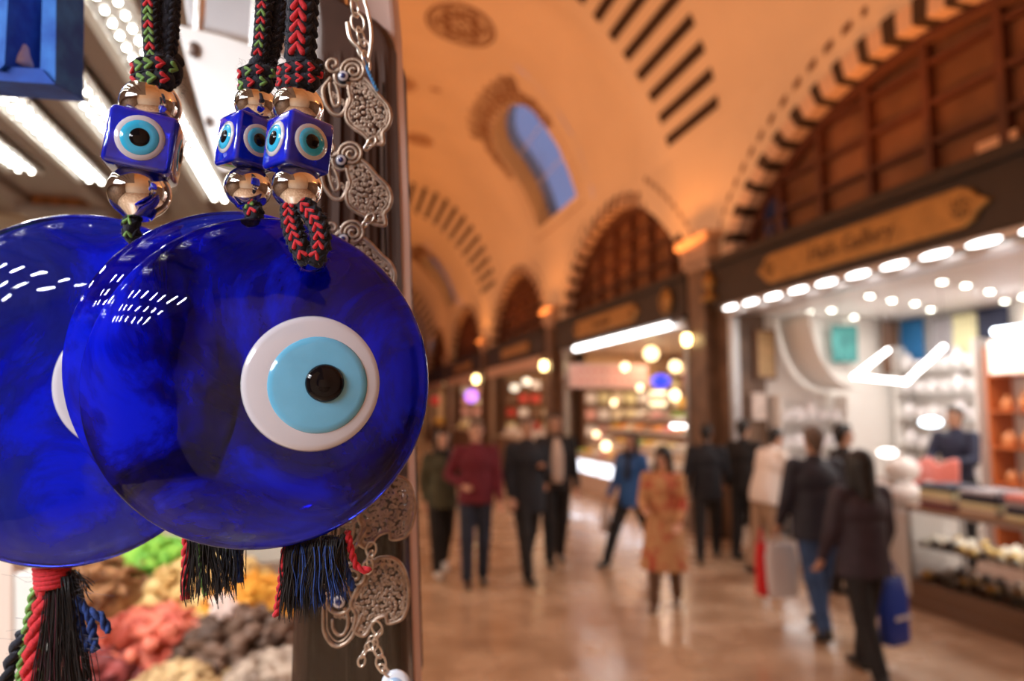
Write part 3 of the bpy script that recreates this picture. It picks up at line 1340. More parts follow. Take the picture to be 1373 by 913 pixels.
# trinkets on trays inside the counters
tm = [cols('gold trinket', (0.62, 0.42, 0.16), rough=0.3, metal=0.7), cols('shell trinket', (0.78, 0.70, 0.60)), cols('dark trinket', (0.10, 0.07, 0.06))]
tp = []
for q, m in enumerate(tm):
    f = MB()
    f.lathe((0, 0, 0), [(0, 0), (0.035, 0), (0.045, 0.015), (0.03, 0.04), (0.012, 0.055), (0, 0.06)], 10)
    o = f.build('trinket', m, smooth=True)
    tp.append(o)
for zi, z in enumerate((0.28, 0.595)):
    for xi, x in enumerate((5.44, 5.56, 5.70, 5.84)):
        y = 5.74
        k = 0
        while y > 3.2:
            q = random.choice((0, 1, 1, 2))
            o = tp[q]
            if o.get('category'):
                o = o.copy()
                col.objects.link(o)
            tag(o, 'small %s trinket, %s from the left, %s row, %s shelf of the glass counter' % (('golden', 'pale', 'dark')[q], nth(k), ('front', 'second', 'third', 'rear')[xi], ('lower', 'upper')[zi]),
                'trinket', '%s trinkets in the glass counter' % ('golden', 'pale', 'dark')[q])
            o.location = (x+random.uniform(-.03, .03), y, z)
            s_ = random.uniform(0.9, 1.6)
            o.scale = (s_, s_, s_)
            y -= random.uniform(0.11, 0.17)
            k += 1
goods_row([(5.65+0.25*(k % 2), 7.05+0.2*k, 0.585) for k in range(9)], (1, 2), M_cer, 'white', 'upper shelf of the white counter', 0.8, rev=True)
goods_row([(5.65+0.25*(k % 2), 7.05+0.2*k, 0.285) for k in range(9)], (2, 0), M_cer, 'white', 'lower shelf of the white counter', 0.9, rev=True)

# folded textiles on the near counter
fm = [(M_plum, 'plum'), (M_navy, 'navy'), (M_violet, 'violet'), (M_beige, 'beige'), (M_grey, 'grey'), (M_bluec, 'blue'), (M_yel, 'pale yellow'), (M_coral, 'coral')]
for yi, y in enumerate((5.55, 5.1, 4.65, 4.2, 3.75, 3.3)):
    for k in range(4 if yi != 3 else 5):
        m, nm = fm[(yi*3+k*2+k) % 8]
        f = MB()
        f.b2((5.42, y-0.18, 0.957+0.055*k), (5.80, y+0.18, 0.957+0.055*k+0.05))
        f.tube([(5.42, y-0.18, 0.982+0.055*k), (5.42, y+0.18, 0.982+0.055*k)], 0.025, 8)
        o = f.build('folded_textile', m, bevel=0.012)
        tag(o, '%s folded textile, %s of the %s pile from the left on the glass counter' % (nm, ('lowest', 'second', 'third', 'fourth', 'top')[k], ('first', 'second', 'third', 'fourth', 'fifth', 'sixth')[yi]), 'textile')

# white bundles and bowls on the block between the counters
t = MB()
t.b2((5.55, 6.0, 0.0), (6.2, 6.8, 0.85))
tag(t.build('display_block', M_white, bevel=0.01), 'white display block between the two glass counters', 'block')
k = 0
for (x, y, z, r_, nm) in ((5.72, 6.2, 0.85, 0.17, 'left front'), (5.75, 6.58, 0.85, 0.18, 'right front'), (6.02, 6.25, 0.85, 0.16, 'left rear'), (6.03, 6.6, 0.85, 0.16, 'right rear'), (5.86, 6.42, 1.10, 0.17, 'topmost')):
    f = MB()
    f.ell((x, y, z+r_*0.75), (r_, r_*1.05, r_*0.78), 16, 10, jit=0.05)
    f.tube([(x, y, z+r_*1.3), (x, y, z+r_*1.7)], [0.03, 0.05], 10)
    tag(f.build('cloth_bundle', M_white, smooth=True), nm+' white cloth bundle on the white display block', 'bundle')
for (px, py, X, rr, nm, mm) in ((1248, 566, 7.3, 0.115, 'flat bluish white glowing disc lamp just left of the shopkeeper head', emis('cold lamp glass', (0.7, 0.88, 1.0), 7)), (1190, 607, 6.0, 0.09, 'flat white glowing disc lamp above the white bundles', emis('white lamp glass', (1, 0.98, 0.95), 5))):
    p = at(px, py, X=X)
    t = empty('table_lamp', (p.x, p.y, p.z-0.3), nm, 'lamp')
    f = MB()
    f.ell(p, (rr, rr*1.2, rr*0.5), 16, 10)
    f.build('lamp_shade', mm, t, smooth=True)
    f = MB()
    zb = 0.0 if X > 6.2 else 0.85
    f.tube([p, (p.x, p.y, zb)], 0.012, 8)
    f.lathe((p.x, p.y, zb), [(0, 0), (0.08, 0), (0.08, 0.015), (0, 0.02)], 14)
    f.build('stand', M_metal, t)
# lit picture at the far right
p = at(1352, 478, X=7.9)
t = MB()
t.b2((7.88, p.y-0.25, p.z-0.2), (7.93, p.y+0.25, p.z+0.22))
tag(t.build('light_panel', emis('warm light panel', (1.0, 0.55, 0.30), 1.0)), 'warm glowing panel above the orange shelves', 'light panel')
p = at(1366, 441, X=7.6)
t = empty('tube_light', (7.6, p.y, p.z), 'short bluish white tube lamp high at the right edge of the big shop', 'lamp')
f = MB()
f.cap((7.6, p.y-0.35, p.z), (7.6, p.y+0.3, p.z), 0.04, 0.04)
f.build('tube', mat('cold tube', (0.8, 0.8, 0.8), emit=(0.8, 0.9, 1), es=9), t, smooth=True)
f = MB()
f.tube([(7.6, p.y, p.z+0.04), (7.6, p.y, 3.24)], 0.006, 5)
f.build('wire', M_dmetal, t)

# ------------------------------------------------------------------ the sweet shop and the shops further down
sw = [('golden', (0.85, 0.50, 0.08)), ('pale yellow', (0.85, 0.74, 0.38)), ('orange', (0.80, 0.28, 0.04)), ('rose', (0.72, 0.22, 0.22)), ('white', (0.85, 0.82, 0.76)),
      ('brown', (0.26, 0.11, 0.05)), ('green', (0.30, 0.42, 0.10)), ('cream', (0.85, 0.72, 0.52))]
M_sw = [cols(n+' sweets', c, noise=0.35, nscale=25) for n, c in sw]


def tray(m):
    o = empty('sweets_tray', (0, 0, 0), 'x', 'tray')
    f = MB()
    f.b2((-0.2, -0.2, 0), (0.2, 0.2, 0.02))
    for (a, b) in (((-0.2, -0.2), (0.2, -0.18)), ((-0.2, 0.18), (0.2, 0.2)), ((-0.2, -0.2), (-0.18, 0.2)), ((0.18, -0.2), (0.2, 0.2))):
        f.b2((a[0], a[1], 0), (b[0], b[1], 0.05))
    f.build('tray_rim', M_white, o)
    f = MB()
    for _ in range(30):
        x, y = random.uniform(-.14, .14), random.uniform(-.14, .14)
        f.ell((x, y, 0.05+0.09*(1-(abs(x)+abs(y))/0.3)), (0.045, 0.045, 0.035), 7, 5)
    pile = f.build('sweets_pile', m, o, smooth=True)
    pile['kind'] = 'stuff'
    return o


protos = [tray(m) for m in M_sw]
usedp = set()
t = empty('stepped_display', (5.9, 13.5, 0), 'long stepped display of sweets in the shop beyond the brown pier', 'display')
for s_, (x0, z) in enumerate(((5.45, 0.80), (5.87, 1.08), (6.29, 1.36), (6.71, 1.64))):
    f = MB()
    f.b2((x0, 10.6, 0), (x0+0.43, 16.3, z))
    f.build('step', [cols('display panel', (0.55, 0.40, 0.30)), M_beige, M_shelf, M_shelf][s_], t, bevel=0.01)
g = MB()
g.b2((5.43, 10.6, 0.10), (5.45, 16.3, 0.78))
g.build('front_panel', mat('pale front panel', (0.60, 0.46, 0.38), 0.3), t)
for k in range(6):
    g = MB()
    g.b2((5.415, 10.7+k*0.94, 0.46), (5.432, 11.5+k*0.94, 0.72))
    g.build('case_light', emis('cold case light', (0.80, 0.88, 1.0), 3.0), t, bevel=0.004)
for s_, (x0, z) in enumerate(((5.66, 0.80), (6.08, 1.08), (6.50, 1.36), (6.92, 1.64))):
    for k in range(12):
        q = random.randrange(8)
        y = 10.85+k*0.46
        if q in usedp:
            o = copy_tree(protos[q])
        else:
            o = protos[q]
            usedp.add(q)
        o.location = (x0, y, z)
        o['label'] = 'tray of %s sweets, %s from the left on the %s step of the display' % (sw[q][0], nth(11-k), ('lowest', 'second', 'third', 'top')[s_])
        o['group'] = '%s sweets trays on the %s step' % (sw[q][0], ('lowest', 'second', 'third', 'top')[s_])
for i, pr in enumerate(protos):
    if i not in usedp:
        for c in children(pr):
            bpy.data.objects.remove(c)
        bpy.data.objects.remove(pr)


def box_mesh(m, w_, d, h_):
    f = MB()
    f.b2((-w_/2, -d/2, 0), (w_/2, d/2, h_))
    f.b2((-w_/2-0.004, -d/2-0.004, h_*0.72), (w_/2+0.004, d/2+0.004, h_+0.004))
    return f.build('box', m, bevel=0.006)


bx = [('pale yellow', M_yel), ('cream', cols('cream box', (0.85, 0.75, 0.58))), ('red', cols('red box', (0.55, 0.05, 0.04))), ('golden', cols('golden box', (0.75, 0.45, 0.10))), ('white', M_cer),
      ('dark brown', M_shelf), ('pink', cols('pink box', (0.80, 0.45, 0.42))), ('blue', cols('blue box', (0.06, 0.10, 0.35)))]


def box_wall(x0, x1, y0, y1, zs, where, wsel, bw=0.3, unit=None):
    """shelves with one row of boxes each"""
    shelf_unit((x0, y0), (x1, y1), zs, M_shelf, unit)
    pr = {}
    alongx = (x1-x0) > (y1-y0)
    L = (x1-x0) if alongx else (y1-y0)
    n = int(L/(bw*1.15))
    for zi, z in enumerate(zs):
        for k in range(n):
            q = random.choice(wsel)
            if q not in pr:
                o = box_mesh(bx[q][1], bw*0.9, 0.22, 0.26) if alongx else box_mesh(bx[q][1], 0.22, bw*0.9, 0.26)
                pr[q] = o
            else:
                o = pr[q].copy()
                col.objects.link(o)
            t_ = (k+0.5)/n
            tag(o, '%s box, %s from the left, %s shelf %s' % (bx[q][0], nth(k if alongx else n-1-k), level(zi, len(zs)), where), 'box', '%s boxes %s' % (bx[q][0], where))
            o.location = ((x0+(x1-x0)*t_, (y0+y1)/2, z+0.001) if alongx else ((x0+x1)/2, y0+(y1-y0)*t_, z+0.001))


box_wall(5.85, 8.3, 16.35, 16.68, (1.2, 1.6, 2.0, 2.4), 'at the sweet shop side wall', (0, 1, 3, 4, 6, 4), unit='brown shelves at the left side wall of the sweet shop')
box_wall(8.0, 8.35, 10.6, 16.2, (1.9, 2.3, 2.7), 'at the sweet shop back wall', (0, 1, 3, 4, 5), unit='brown shelves along the back wall of the sweet shop')
box_wall(5.9, 8.2, 24.9, 25.3, (0.6, 1.1, 1.6, 2.1, 2.6), 'in the third shop', (1, 4, 5, 5, 0, 2), 0.36, unit='brown shelves at the side wall of the third shop')
box_wall(5.9, 8.2, 34.6, 35.0, (0.6, 1.1, 1.6, 2.1, 2.6), 'in the fourth shop', (4, 4, 1, 6, 7), 0.42, unit='brown shelves at the side wall of the fourth shop')
# small pendant bulbs above the sweets
for k, (px, py, X, r_) in enumerate(((790, 500, 6.0, 0.07), (823, 540, 6.4, 0.06), (838, 492, 6.2, 0.08), (800, 583, 6.0, 0.07), (812, 598, 5.8, 0.09), (905, 530, 7.2, 0.10), (945, 547, 7.6, 0.12), (858, 520, 6.6, 0.06))):
    p = at(px, py, X=X)
    if not 10.5 < p.y < 16.5:
        continue
    t = empty('pendant_bulb', (p.x, p.y, p.z-r_), 'small warm pendant bulb over the sweets, %s in the row of bulbs' % nth(k), 'lamp', 'pendant bulbs of the sweet shop')
    f = MB()
    f.ell(p, (r_, r_, r_*1.1), 12, 8)
    f.build('bulb', emis('warm small bulb', (1.0, 0.75, 0.42), 5), t, smooth=True)
    f = MB()
    f.tube([(p.x, p.y, p.z+r_), (p.x, p.y, 3.24)], 0.005, 5)
    f.build('cord', M_dmetal, t)
# white panel sign in the sweet shop, lit shelf levels
p0, p1 = at(764, 488, Y=15.6), at(868, 520, Y=15.6)
t = empty('shop_sign', ((p0.x+p1.x)/2, 15.6, p1.z), 'white panel with rows of pale red marks hanging in the sweet shop', 'sign')
f = MB()
f.b2((max(p0.x, 5.1), 15.58, p1.z), (p1.x, 15.63, p0.z))
f.build('panel', mat('backlit panel', (0.62, 0.38, 0.34), 0.5, emit=(1.0, 0.72, 0.62), es=0.12), t)
f = MB()
for r_ in range(2):
    for k in range(9):
        x = max(p0.x, 5.1)+0.12+k*0.17
        z = p1.z+(p0.z-p1.z)*(0.3+0.4*r_)
        f.b2((x, 15.57, z-0.035), (x+0.11, 15.582, z+0.035))
f.build('marks', cols('pale red marks', (0.65, 0.22, 0.18)), t)
f = MB()
for x in (max(p0.x, 5.1)+0.2, p1.x-0.2):
    f.tube([(x, 15.6, p0.z), (x, 15.6, 3.24)], 0.006, 5)
f.build('wire', M_dmetal, t)
M_shl = emis('lit shelf glow', (1.0, 0.80, 0.45), 2.6)  # glow given to the boxes in place of light on the shelves
for k, (px, py) in enumerate(((882, 527), (882, 541), (882, 556))):
    p = at(px, py, X=7.4)
    f = MB()
    f.b2((7.35, p.y-0.35, p.z-0.045), (7.45, p.y+0.35, p.z+0.045))
    tag(f.build('lit_shelf', M_shl, bevel=0.01), ('upper', 'middle', 'lower')[k]+' of three stacked pale yellow lit shelf levels given a glow in the sweet shop', 'lamp')
p = at(910, 572, X=6.6)
f = MB()
f.cap((6.6, p.y-0.28, p.z), (6.6, p.y+0.28, p.z), 0.035, 0.035)
tag(f.build('tube_light', M_led, smooth=True), 'short white tube lamp low in the sweet shop above the trays', 'lamp')
f = MB()
f.cap((6.6, 0, 0), (6.6, 0.01, 0), 0.01, 0.01)

# pale awning boards over shops three, four and five; counters below
for i, (a, b, lb) in enumerate(((18.3, 25.4, 'pale pink awning board over the third shop'), (27.2, 35.1, 'pale awning board over the fourth shop'), (36.6, 43.7, 'pale awning board over the fifth shop'))):
    f = MB()
    f.b2((5.28, a+0.1, 3.0), (5.36, b-0.05, 3.30))
    f.b2((5.26, a+0.1, 2.98), (5.38, b-0.05, 3.03))
    tag(f.build('awning_board', cols('pale awning', (0.62, 0.42, 0.33)), bevel=0.01), lb, 'awning')
    t = empty('shop_counter', (5.8, (a+b)/2, 0), ('brown wooden counter under the pink awning board', 'brown wooden counter of the fourth shop', 'brown wooden counter of the fifth shop')[i], 'counter')
    f = MB()
    f.b2((5.55, a+0.6, 0), (6.1, b-0.6, 0.9))
    f.build('body', M_shelf, t, bevel=0.01)
    f = MB()
    f.b2((5.50, a+0.55, 0.9), (6.15, b-0.55, 0.94))
    f.build('counter_top', M_beige, t, bevel=0.01)
    goods_row([(5.7+0.2*(k % 2), a+0.8+0.33*k, 0.94) for k in range(int((b-a-1.7)/0.33))], (0, 2, 1), (M_cer, M_sw[1], M_sw[0])[i],
              ('white', 'pale yellow', 'golden')[i], 'on the counter of the %s shop' % ('third', 'fourth', 'fifth')[i], 1.5, rev=True)
for i, (px, py, X, r_, lb) in enumerate(((620, 506, 5.9, 0.3, 'bright round lamp in the fourth shop'), (601, 514, 5.9, 0.26, 'bright round lamp in the fifth shop'), (706, 512, 6.5, 0.15, 'pale round lamp in the third shop'), (690, 520, 6.0, 0.15, 'second pale round lamp in the third shop, left of the other'))):
    lantern(px, py, X, r_, M_yg if i < 2 else mat('soft globe', (0.8, 0.8, 0.8), emit=(1, 0.9, 0.7), es=1.5), lb, sq=0.8)

# ------------------------------------------------------------------ people
M_skin = [mat('skin light', (0.60, 0.34, 0.24), 0.5), mat('skin tan', (0.48, 0.26, 0.17), 0.5)]
M_hairb = mat('black hair', (0.012, 0.009, 0.008), 0.45, noise=0.3, nscale=60)
M_hairg = mat('greying brown hair', (0.12, 0.08, 0.06), 0.6)
M_shoe = mat('black shoe', (0.015, 0.013, 0.013), 0.35)
M_wshoe = mat('white shoe', (0.75, 0.73, 0.72), 0.5)
M_eye = mat('eye', (0.03, 0.02, 0.02), 0.2)
M_lip = mat('lips', (0.42, 0.16, 0.13), 0.5)


def person(px, py, label, h=1.72, head=0, legs=((8, 5), (-8, 12)), arms=((5, 8, 20, 0), (5, 8, 20, 0)), lean=0, skin=0, hair=M_hairb, longhair=False,
           top=None, bottom=None, shoe=M_shoe, hem=0.84, flare=0.0, bulk=1.0, shirt=None, scarf=None, headturn=0, X=None, hairvol=1.0, dress=None, z0=0.0):
    """px, py: world X, Y of the figure; head: heading in degrees, 0 looks towards -Y"""
    k = h/1.75
    root = empty('person', (px, py, z0), label, 'person', rz=math.radians(head))
    ws = 1.0
    V = Vector

    def fin(mb, name, m, remesh, **kw):
        mb.v = [tuple(V(v)*k) for v in mb.v]
        # built in the figure's own frame: parent offset is removed by hand
        me_ = MB()
        me_.v, me_.f, me_.m = mb.v, mb.f, mb.m
        off = woff(root)
        me_.v = [tuple(V(v)+off) for v in me_.v]
        return me_.build(name, m, root, smooth=True, remesh=remesh*k if remesh else 0, **kw)

    # legs
    hip_z = 0.93
    J = []
    low = 9
    for s_, (a, b) in zip((-1, 1), legs):
        a, b = math.radians(a), math.radians(b)
        hp = V((s_*0.09, 0, 0))
        kn = hp+V((s_*0.005, -0.44*math.sin(a), -0.44*math.cos(a)))
        an = kn+V((0, -0.42*math.sin(a-b), -0.42*math.cos(a-b)))
        J.append([hp, kn, an, a-b])
        low = min(low, an.z)
    dz = 0.085-low
    for j in J:
        for q in range(3):
            j[q] = j[q]+V((0, 0, dz))
    hz = dz
    LR = Matrix.Rotation(math.radians(lean), 3, 'X')

    def up_(p):
        """upper body point given for an upright figure with the hips at .93"""
        p = V(p)
        q = LR @ (p-V((0, 0, 0.93)))
        return q+V((0, 0, hz))
    HT = Matrix.Rotation(math.radians(headturn), 3, 'Z')

    def hd(p):
        p = V(p)-V((0, 0, 1.56))
        return up_((HT @ p)+V((0, 0, 1.56)))
    # arms
    A = []
    for s_, (a, o, e, inn) in zip((-1, 1), arms):
        a, o, e, inn = [math.radians(v) for v in (a, o, e, inn)]
        sh = V((s_*0.185, 0.0, 1.42))
        d1 = V((s_*math.sin(o), -math.sin(a)*math.cos(o), -math.cos(a)*math.cos(o)))
        el = sh+d1*0.29
        d2 = V((s_*math.sin(o)*0.4-s_*math.sin(inn), -math.sin(a+e)*math.cos(inn), -math.cos(a+e)*math.cos(inn))).normalized()
        wr = el+d2*0.25
        A.append((up_(sh), up_(el), up_(wr), (LR @ d2).normalized(), s_))

    b = MB()
    # head with jaw, nose, ears, brow
    b.ell(hd((0, 0.005, 1.655)), (0.076, 0.092, 0.100), 20, 14)
    b.ell(hd((0, -0.030, 1.60)), (0.052, 0.058, 0.062), 16, 10)
    b.cap(hd((0, -0.088, 1.655)), hd((0, -0.106, 1.622)), 0.010, 0.016)
    b.ell(hd((0, -0.084, 1.583)), (0.022, 0.014, 0.010), 10, 8)
    b.ell(hd((0, -0.078, 1.555)), (0.022, 0.018, 0.018), 10, 8)
    for s_ in (-1, 1):
        b.ell(hd((s_*0.078, 0.008, 1.64)), (0.012, 0.020, 0.032), 10, 8)
    b.cap(up_((0, 0.012, 1.46)), hd((0, 0.0, 1.58)), 0.060, 0.054)
    # trunk
    b.ell(up_((0, 0.0, 0.97)), (0.158, 0.11, 0.12), 20, 12, M=LR)
    b.ell(up_((0, 0.0, 1.13)), (0.135, 0.095, 0.16), 20, 12, M=LR)
    b.ell(up_((0, 0.0, 1.30)), (0.165, 0.11, 0.17), 20, 12, M=LR)
    b.cap(up_((-0.15, 0.005, 1.415)), up_((0.15, 0.005, 1.415)), 0.055, 0.055)
    for hp, kn, an, sw_ in J:
        b.cap(hp, kn, 0.076, 0.050)
        b.cap(kn, an, 0.048, 0.034)
        b.cap(kn.lerp(an, 0.18), kn.lerp(an, 0.48), 0.048, 0.044)
    for sh, el, wr, d, s_ in A:
        b.cap(sh, el, 0.052, 0.040)
        b.cap(el, wr, 0.040, 0.027)
        # hand: palm, four fingers, thumb
        side = V((1, 0, 0)) if abs(d.x) < 0.8 else V((0, 0, 1))
        nrm = d.cross(side).normalized()
        side = nrm.cross(d).normalized()
        pc = wr+d*0.045
        b.cap(wr, wr+d*0.08, 0.026, 0.034, flat=0.5, up=nrm)
        curl = nrm if nrm.dot(V((0, -1, 0))) > 0 else -nrm
        for q, (o_, L_) in enumerate(((-0.027, 0.062), (-0.009, 0.072), (0.009, 0.068), (0.026, 0.054))):
            r0 = wr+d*0.085+side*o_
            r1 = r0+d*L_*0.5+curl*0.008
            r2 = r1+d*L_*0.42+curl*0.022
            b.cap(r0-d*0.01, r1, 0.0095, 0.009, seg=8)
            b.cap(r1, r2, 0.009, 0.0075, seg=8)
        t0 = wr+d*0.03+side*(-s_)*0.026
        t1 = t0+d*0.032+side*(-s_)*0.022+curl*0.012
        b.cap(t0, t1, 0.011, 0.010, seg=8)
        b.cap(t1, t1+d*0.026+curl*0.008, 0.010, 0.008, seg=8)
    fin(b, 'body', M_skin[skin], 0.0075)
    e = MB()
    for s_ in (-1, 1):
        e.ell(hd((s_*0.030, -0.084, 1.655)), (0.011, 0.008, 0.007), 10, 6)
        e.cap(hd((s_*0.018, -0.088, 1.675)), hd((s_*0.045, -0.080, 1.677)), 0.005, 0.004, seg=6)
    fin(e, 'eyes', M_eye, 0)
    e = MB()
    e.ell(hd((0, -0.094, 1.583)), (0.022, 0.007, 0.007), 10, 6)
    fin(e, 'mouth', M_lip, 0)
    # hair
    hb = MB()
    hv = hairvol
    hb.ell(hd((0, 0.022, 1.672)), (0.086*hv, 0.094*hv, 0.098*hv), 20, 12)
    hb.ell(hd((0, -0.035, 1.728)), (0.064, 0.05, 0.030), 14, 8)
    if longhair:
        hb.cap(hd((0, 0.05, 1.66)), up_((0, 0.085, 1.42)), 0.085*hv, 0.075*hv, flat=0.7)
        for s_ in (-1, 1):
            hb.cap(hd((s_*0.072, 0.015, 1.67)), up_((s_*0.085, 0.015, 1.46)), 0.030*hv, 0.034*hv)
    else:
        hb.cap(hd((0, 0.05, 1.66)), hd((0, 0.055, 1.58)), 0.070, 0.05, flat=0.8)
    fin(hb, 'hair', hair, 0.010)
    # trousers
    if bottom is not None:
        t = MB()
        t.ell(up_((0, 0.003, 0.96)), (0.178, 0.132, 0.12), 20, 12, M=LR)
        for hp, kn, an, sw_ in J:
            t.cap(hp, kn, 0.106, 0.080)
            t.cap(kn, an+(an-kn).normalized()*-0.01, 0.080, 0.062)
            t.ell(kn, (0.088, 0.088, 0.09), 14, 10)
        fin(t, 'trousers', bottom, 0.011)
    # shoes
    for hp, kn, an, sw_ in J:
        t = MB()
        fd = V((0, -math.cos(sw_*0.6), -math.sin(max(0, -sw_))*0.8)).normalized()
        up2 = V((0, fd.z, -fd.y)).normalized()
        heel = an+V((0, 0.015, 0))-up2*0.042-fd*0.02
        toe = heel+fd*0.19
        t.cap(heel, toe, 0.040, 0.036, flat=1.0)
        t.cap(heel+up2*0.03, an+up2*0.02, 0.042, 0.045)
        t.cap(heel+fd*0.04+up2*0.012, toe-fd*0.02, 0.045, 0.038, flat=0.8)
        zmin = min(v[2] for v in t.v)
        t.v = [(v[0], v[1], max(v[2], 0.002 if zmin < 0.03 else zmin+0.012)) for v in t.v]
        fin(t, 'shoe', shoe, 0.009)
    # jacket / pullover
    def torso(mb, inf, hm, fl):
        mb.ell(up_((0, 0.0, 1.15)), ((0.150+inf)*bulk, (0.105+inf)*bulk, 0.18), 20, 12, M=LR)
        mb.ell(up_((0, 0.0, 1.30)), ((0.176+inf)*bulk, (0.118+inf)*bulk, 0.18), 20, 12, M=LR)
        mb.cap(up_((-0.155, 0.005, 1.41)), up_((0.155, 0.005, 1.41)), 0.060+inf*0.7, 0.060+inf*0.7)
        pr = []
        z = 1.20
        while z > hm:
            pr.append(z)
            z -= 0.06
        pr.append(hm)
        n = 20
        vs = []
        for z in pr:
            q = (1.20-z)/0.36
            rx = (0.150+inf+0.022*min(q, 1)+fl*max(0, q-0.3))*bulk
            ry = (0.110+inf+0.012*min(q, 1)+fl*0.8*max(0, q-0.3))*bulk
            for i in range(n):
                a = 2*PI*i/n
                f_ = 1+0.02*math.sin(5*a+z*9)
                # below the hips the cloth hangs plumb
                p_ = up_((rx*math.cos(a)*f_, ry*math.sin(a)*f_, max(z, 0.93)))
                if z < 0.93:
                    p_ = p_+V((0, 0, z-0.93))
                vs.append(p_)
        fs = []
        for j in range(len(pr)-1):
            for i in range(n):
                l = (i+1) % n
                fs.append((j*n+i, j*n+l, (j+1)*n+l, (j+1)*n+i))
        fs.append(tuple(range(n)))
        fs.append(tuple(reversed(range((len(pr)-1)*n, len(pr)*n))))
        mb.add(vs, fs)

    if top is not None:
        t = MB()
        torso(t, 0.016, hem, flare)
        for sh, el, wr, d, s_ in A:
            t.cap(sh, el, 0.068*bulk, 0.056*bulk)
            t.cap(el, wr-d*0.02, 0.055*bulk, 0.042)
        t.cap(up_((0, 0.012, 1.445)), up_((0, 0.008, 1.49)), 0.078, 0.068)
        fin(t, 'jacket' if dress is None else 'dress', top, 0.011)
    if shirt is not None:
        t = MB()
        pts = []
        for z in (1.46, 1.38, 1.28, 1.15, 1.02, 0.95):
            pts.append(up_((0.0, -(0.082+0.055*math.sin(min(1, (1.46-z)/0.16)*PI/2))*bulk, z)))
        t.tube(pts, [0.03, 0.055, 0.072, 0.075, 0.07, 0.065], 14, flat=0.22, up=(0, 1, 0))
        fin(t, 'shirt', shirt, 0)
    if scarf is not None:
        t = MB()
        t.tube([up_((0.085*math.cos(a*PI/6), 0.085*math.sin(a*PI/6)+0.0, 1.475+0.015*math.sin(a))) for a in range(12)], 0.036, 10, closed=True)
        t.cap(up_((0.04, -0.10, 1.44)), up_((0.05, -0.15, 1.18)), 0.035, 0.04, flat=0.5)
        fin(t, 'scarf', scarf, 0)
    # where the hands are, in world space, for what they carry
    Rz = Matrix.Rotation(math.radians(head), 3, 'Z')
    hands = [(Rz @ ((a_[2]+a_[3]*0.11)*k))+V((px, py, z0)) for a_ in A]
    return root, hands


M_olive = mat('olive jacket cloth', (0.085, 0.085, 0.050), 0.8, noise=0.4, nscale=12)
M_blk = mat('black cloth', (0.012, 0.011, 0.013), 0.75, noise=0.3, nscale=10)
M_blk2 = mat('black blue coat cloth', (0.014, 0.017, 0.026), 0.75, noise=0.3, nscale=10)
M_maroon = mat('maroon pullover', (0.16, 0.018, 0.035), 0.85, noise=0.25, nscale=14)
M_jean = mat('dark denim', (0.025, 0.038, 0.075), 0.8, noise=0.3, nscale=12)
M_jeanl = mat('blue denim', (0.035, 0.075, 0.18), 0.8, noise=0.3, nscale=12)
M_plumj = mat('dark plum quilted cloth', (0.038, 0.026, 0.042), 0.6, noise=0.3, nscale=12)
M_navj = mat('dark navy jacket cloth', (0.020, 0.020, 0.036), 0.6, noise=0.3, nscale=10)
M_shirtw = mat('off white shirt', (0.62, 0.50, 0.42), 0.8)
M_puff = mat('white quilted cloth', (0.82, 0.74, 0.68), 0.6, bump=0.4, bscale=14)
M_floral = mat('ochre cloth with red flowers', (0.52, 0.28, 0.13), 0.8, c2=(0.42, 0.07, 0.04), nscale=9, detail=2, contrast=(0.38, 0.48))
M_royal = mat('royal blue vest cloth', (0.02, 0.11, 0.36), 0.6, noise=0.2)
M_khaki = mat('beige trousers cloth', (0.40, 0.27, 0.18), 0.8)
M_brownboot = mat('brown boot leather', (0.12, 0.06, 0.03), 0.5)

person(0.62, 9.0, 'person in a black coat half hidden behind the dark brown post', 1.70, 0, top=M_blk, bottom=M_blk, shirt=M_shirtw, skin=0)
person(1.20, 8.25, 'woman in an olive jacket, black leggings and white shoes walking this way', 1.63, 5, legs=((14, 4), (-12, 14)), arms=((-12, 10, 25, 10), (15, 8, 30, 10)),
       top=M_olive, bottom=M_blk, shoe=M_wshoe, longhair=True, hem=0.80, scarf=M_blk, flare=0.02)
person(1.48, 7.65, 'man in a maroon pullover and dark jeans with one hand at his waist', 1.73, -4, legs=((4, 2), (-4, 6)), arms=((-12, 22, 75, 40), (4, 10, 15, 0)),
       top=M_maroon, bottom=M_jean, skin=0, hair=M_hairg, bulk=1.08, hem=0.86, scarf=None)
person(2.10, 7.8, 'man in a long black coat holding one hand up at his chest', 1.80, 8, legs=((18, 4), (-16, 8)), arms=((4, 12, 20, 5), (-8, 14, 120, 38)),
       top=M_blk2, bottom=M_blk, skin=1, hair=M_hairg, bulk=1.10, hem=0.72, headturn=-10)
person(2.62, 8.42, 'man in an open black suit jacket over a pale shirt, beside the black coat', 1.81, -6, legs=((10, 3), (-10, 8)), arms=((12, 8, 35, 10), (4, 8, 15, 0)),
       top=M_blk, bottom=M_blk, shirt=M_shirtw, skin=1, hem=0.86, headturn=12)
r, hs = person(3.55, 8.26, 'woman in a royal blue vest over black striding to the left with a pale bag', 1.66, -62, legs=((30, 6), (-26, 14)), arms=((10, 6, 25, 0), (-10, 6, 25, 0)),
               top=M_royal, bottom=M_blk, longhair=True, skin=1, hem=0.80, scarf=M_blk, flare=0.03)
blue_hand = hs[0]
person(3.06, 6.36, 'woman with black hair in an ochre floral dress and brown boots', 1.50, -35, legs=((12, 3), (-10, 10)), arms=((15, 8, 60, 20), (5, 8, 40, 10)),
       top=M_floral, bottom=M_brownboot, shoe=M_brownboot, longhair=True, hem=0.42, flare=0.05, dress=1, headturn=-15, hairvol=1.15)
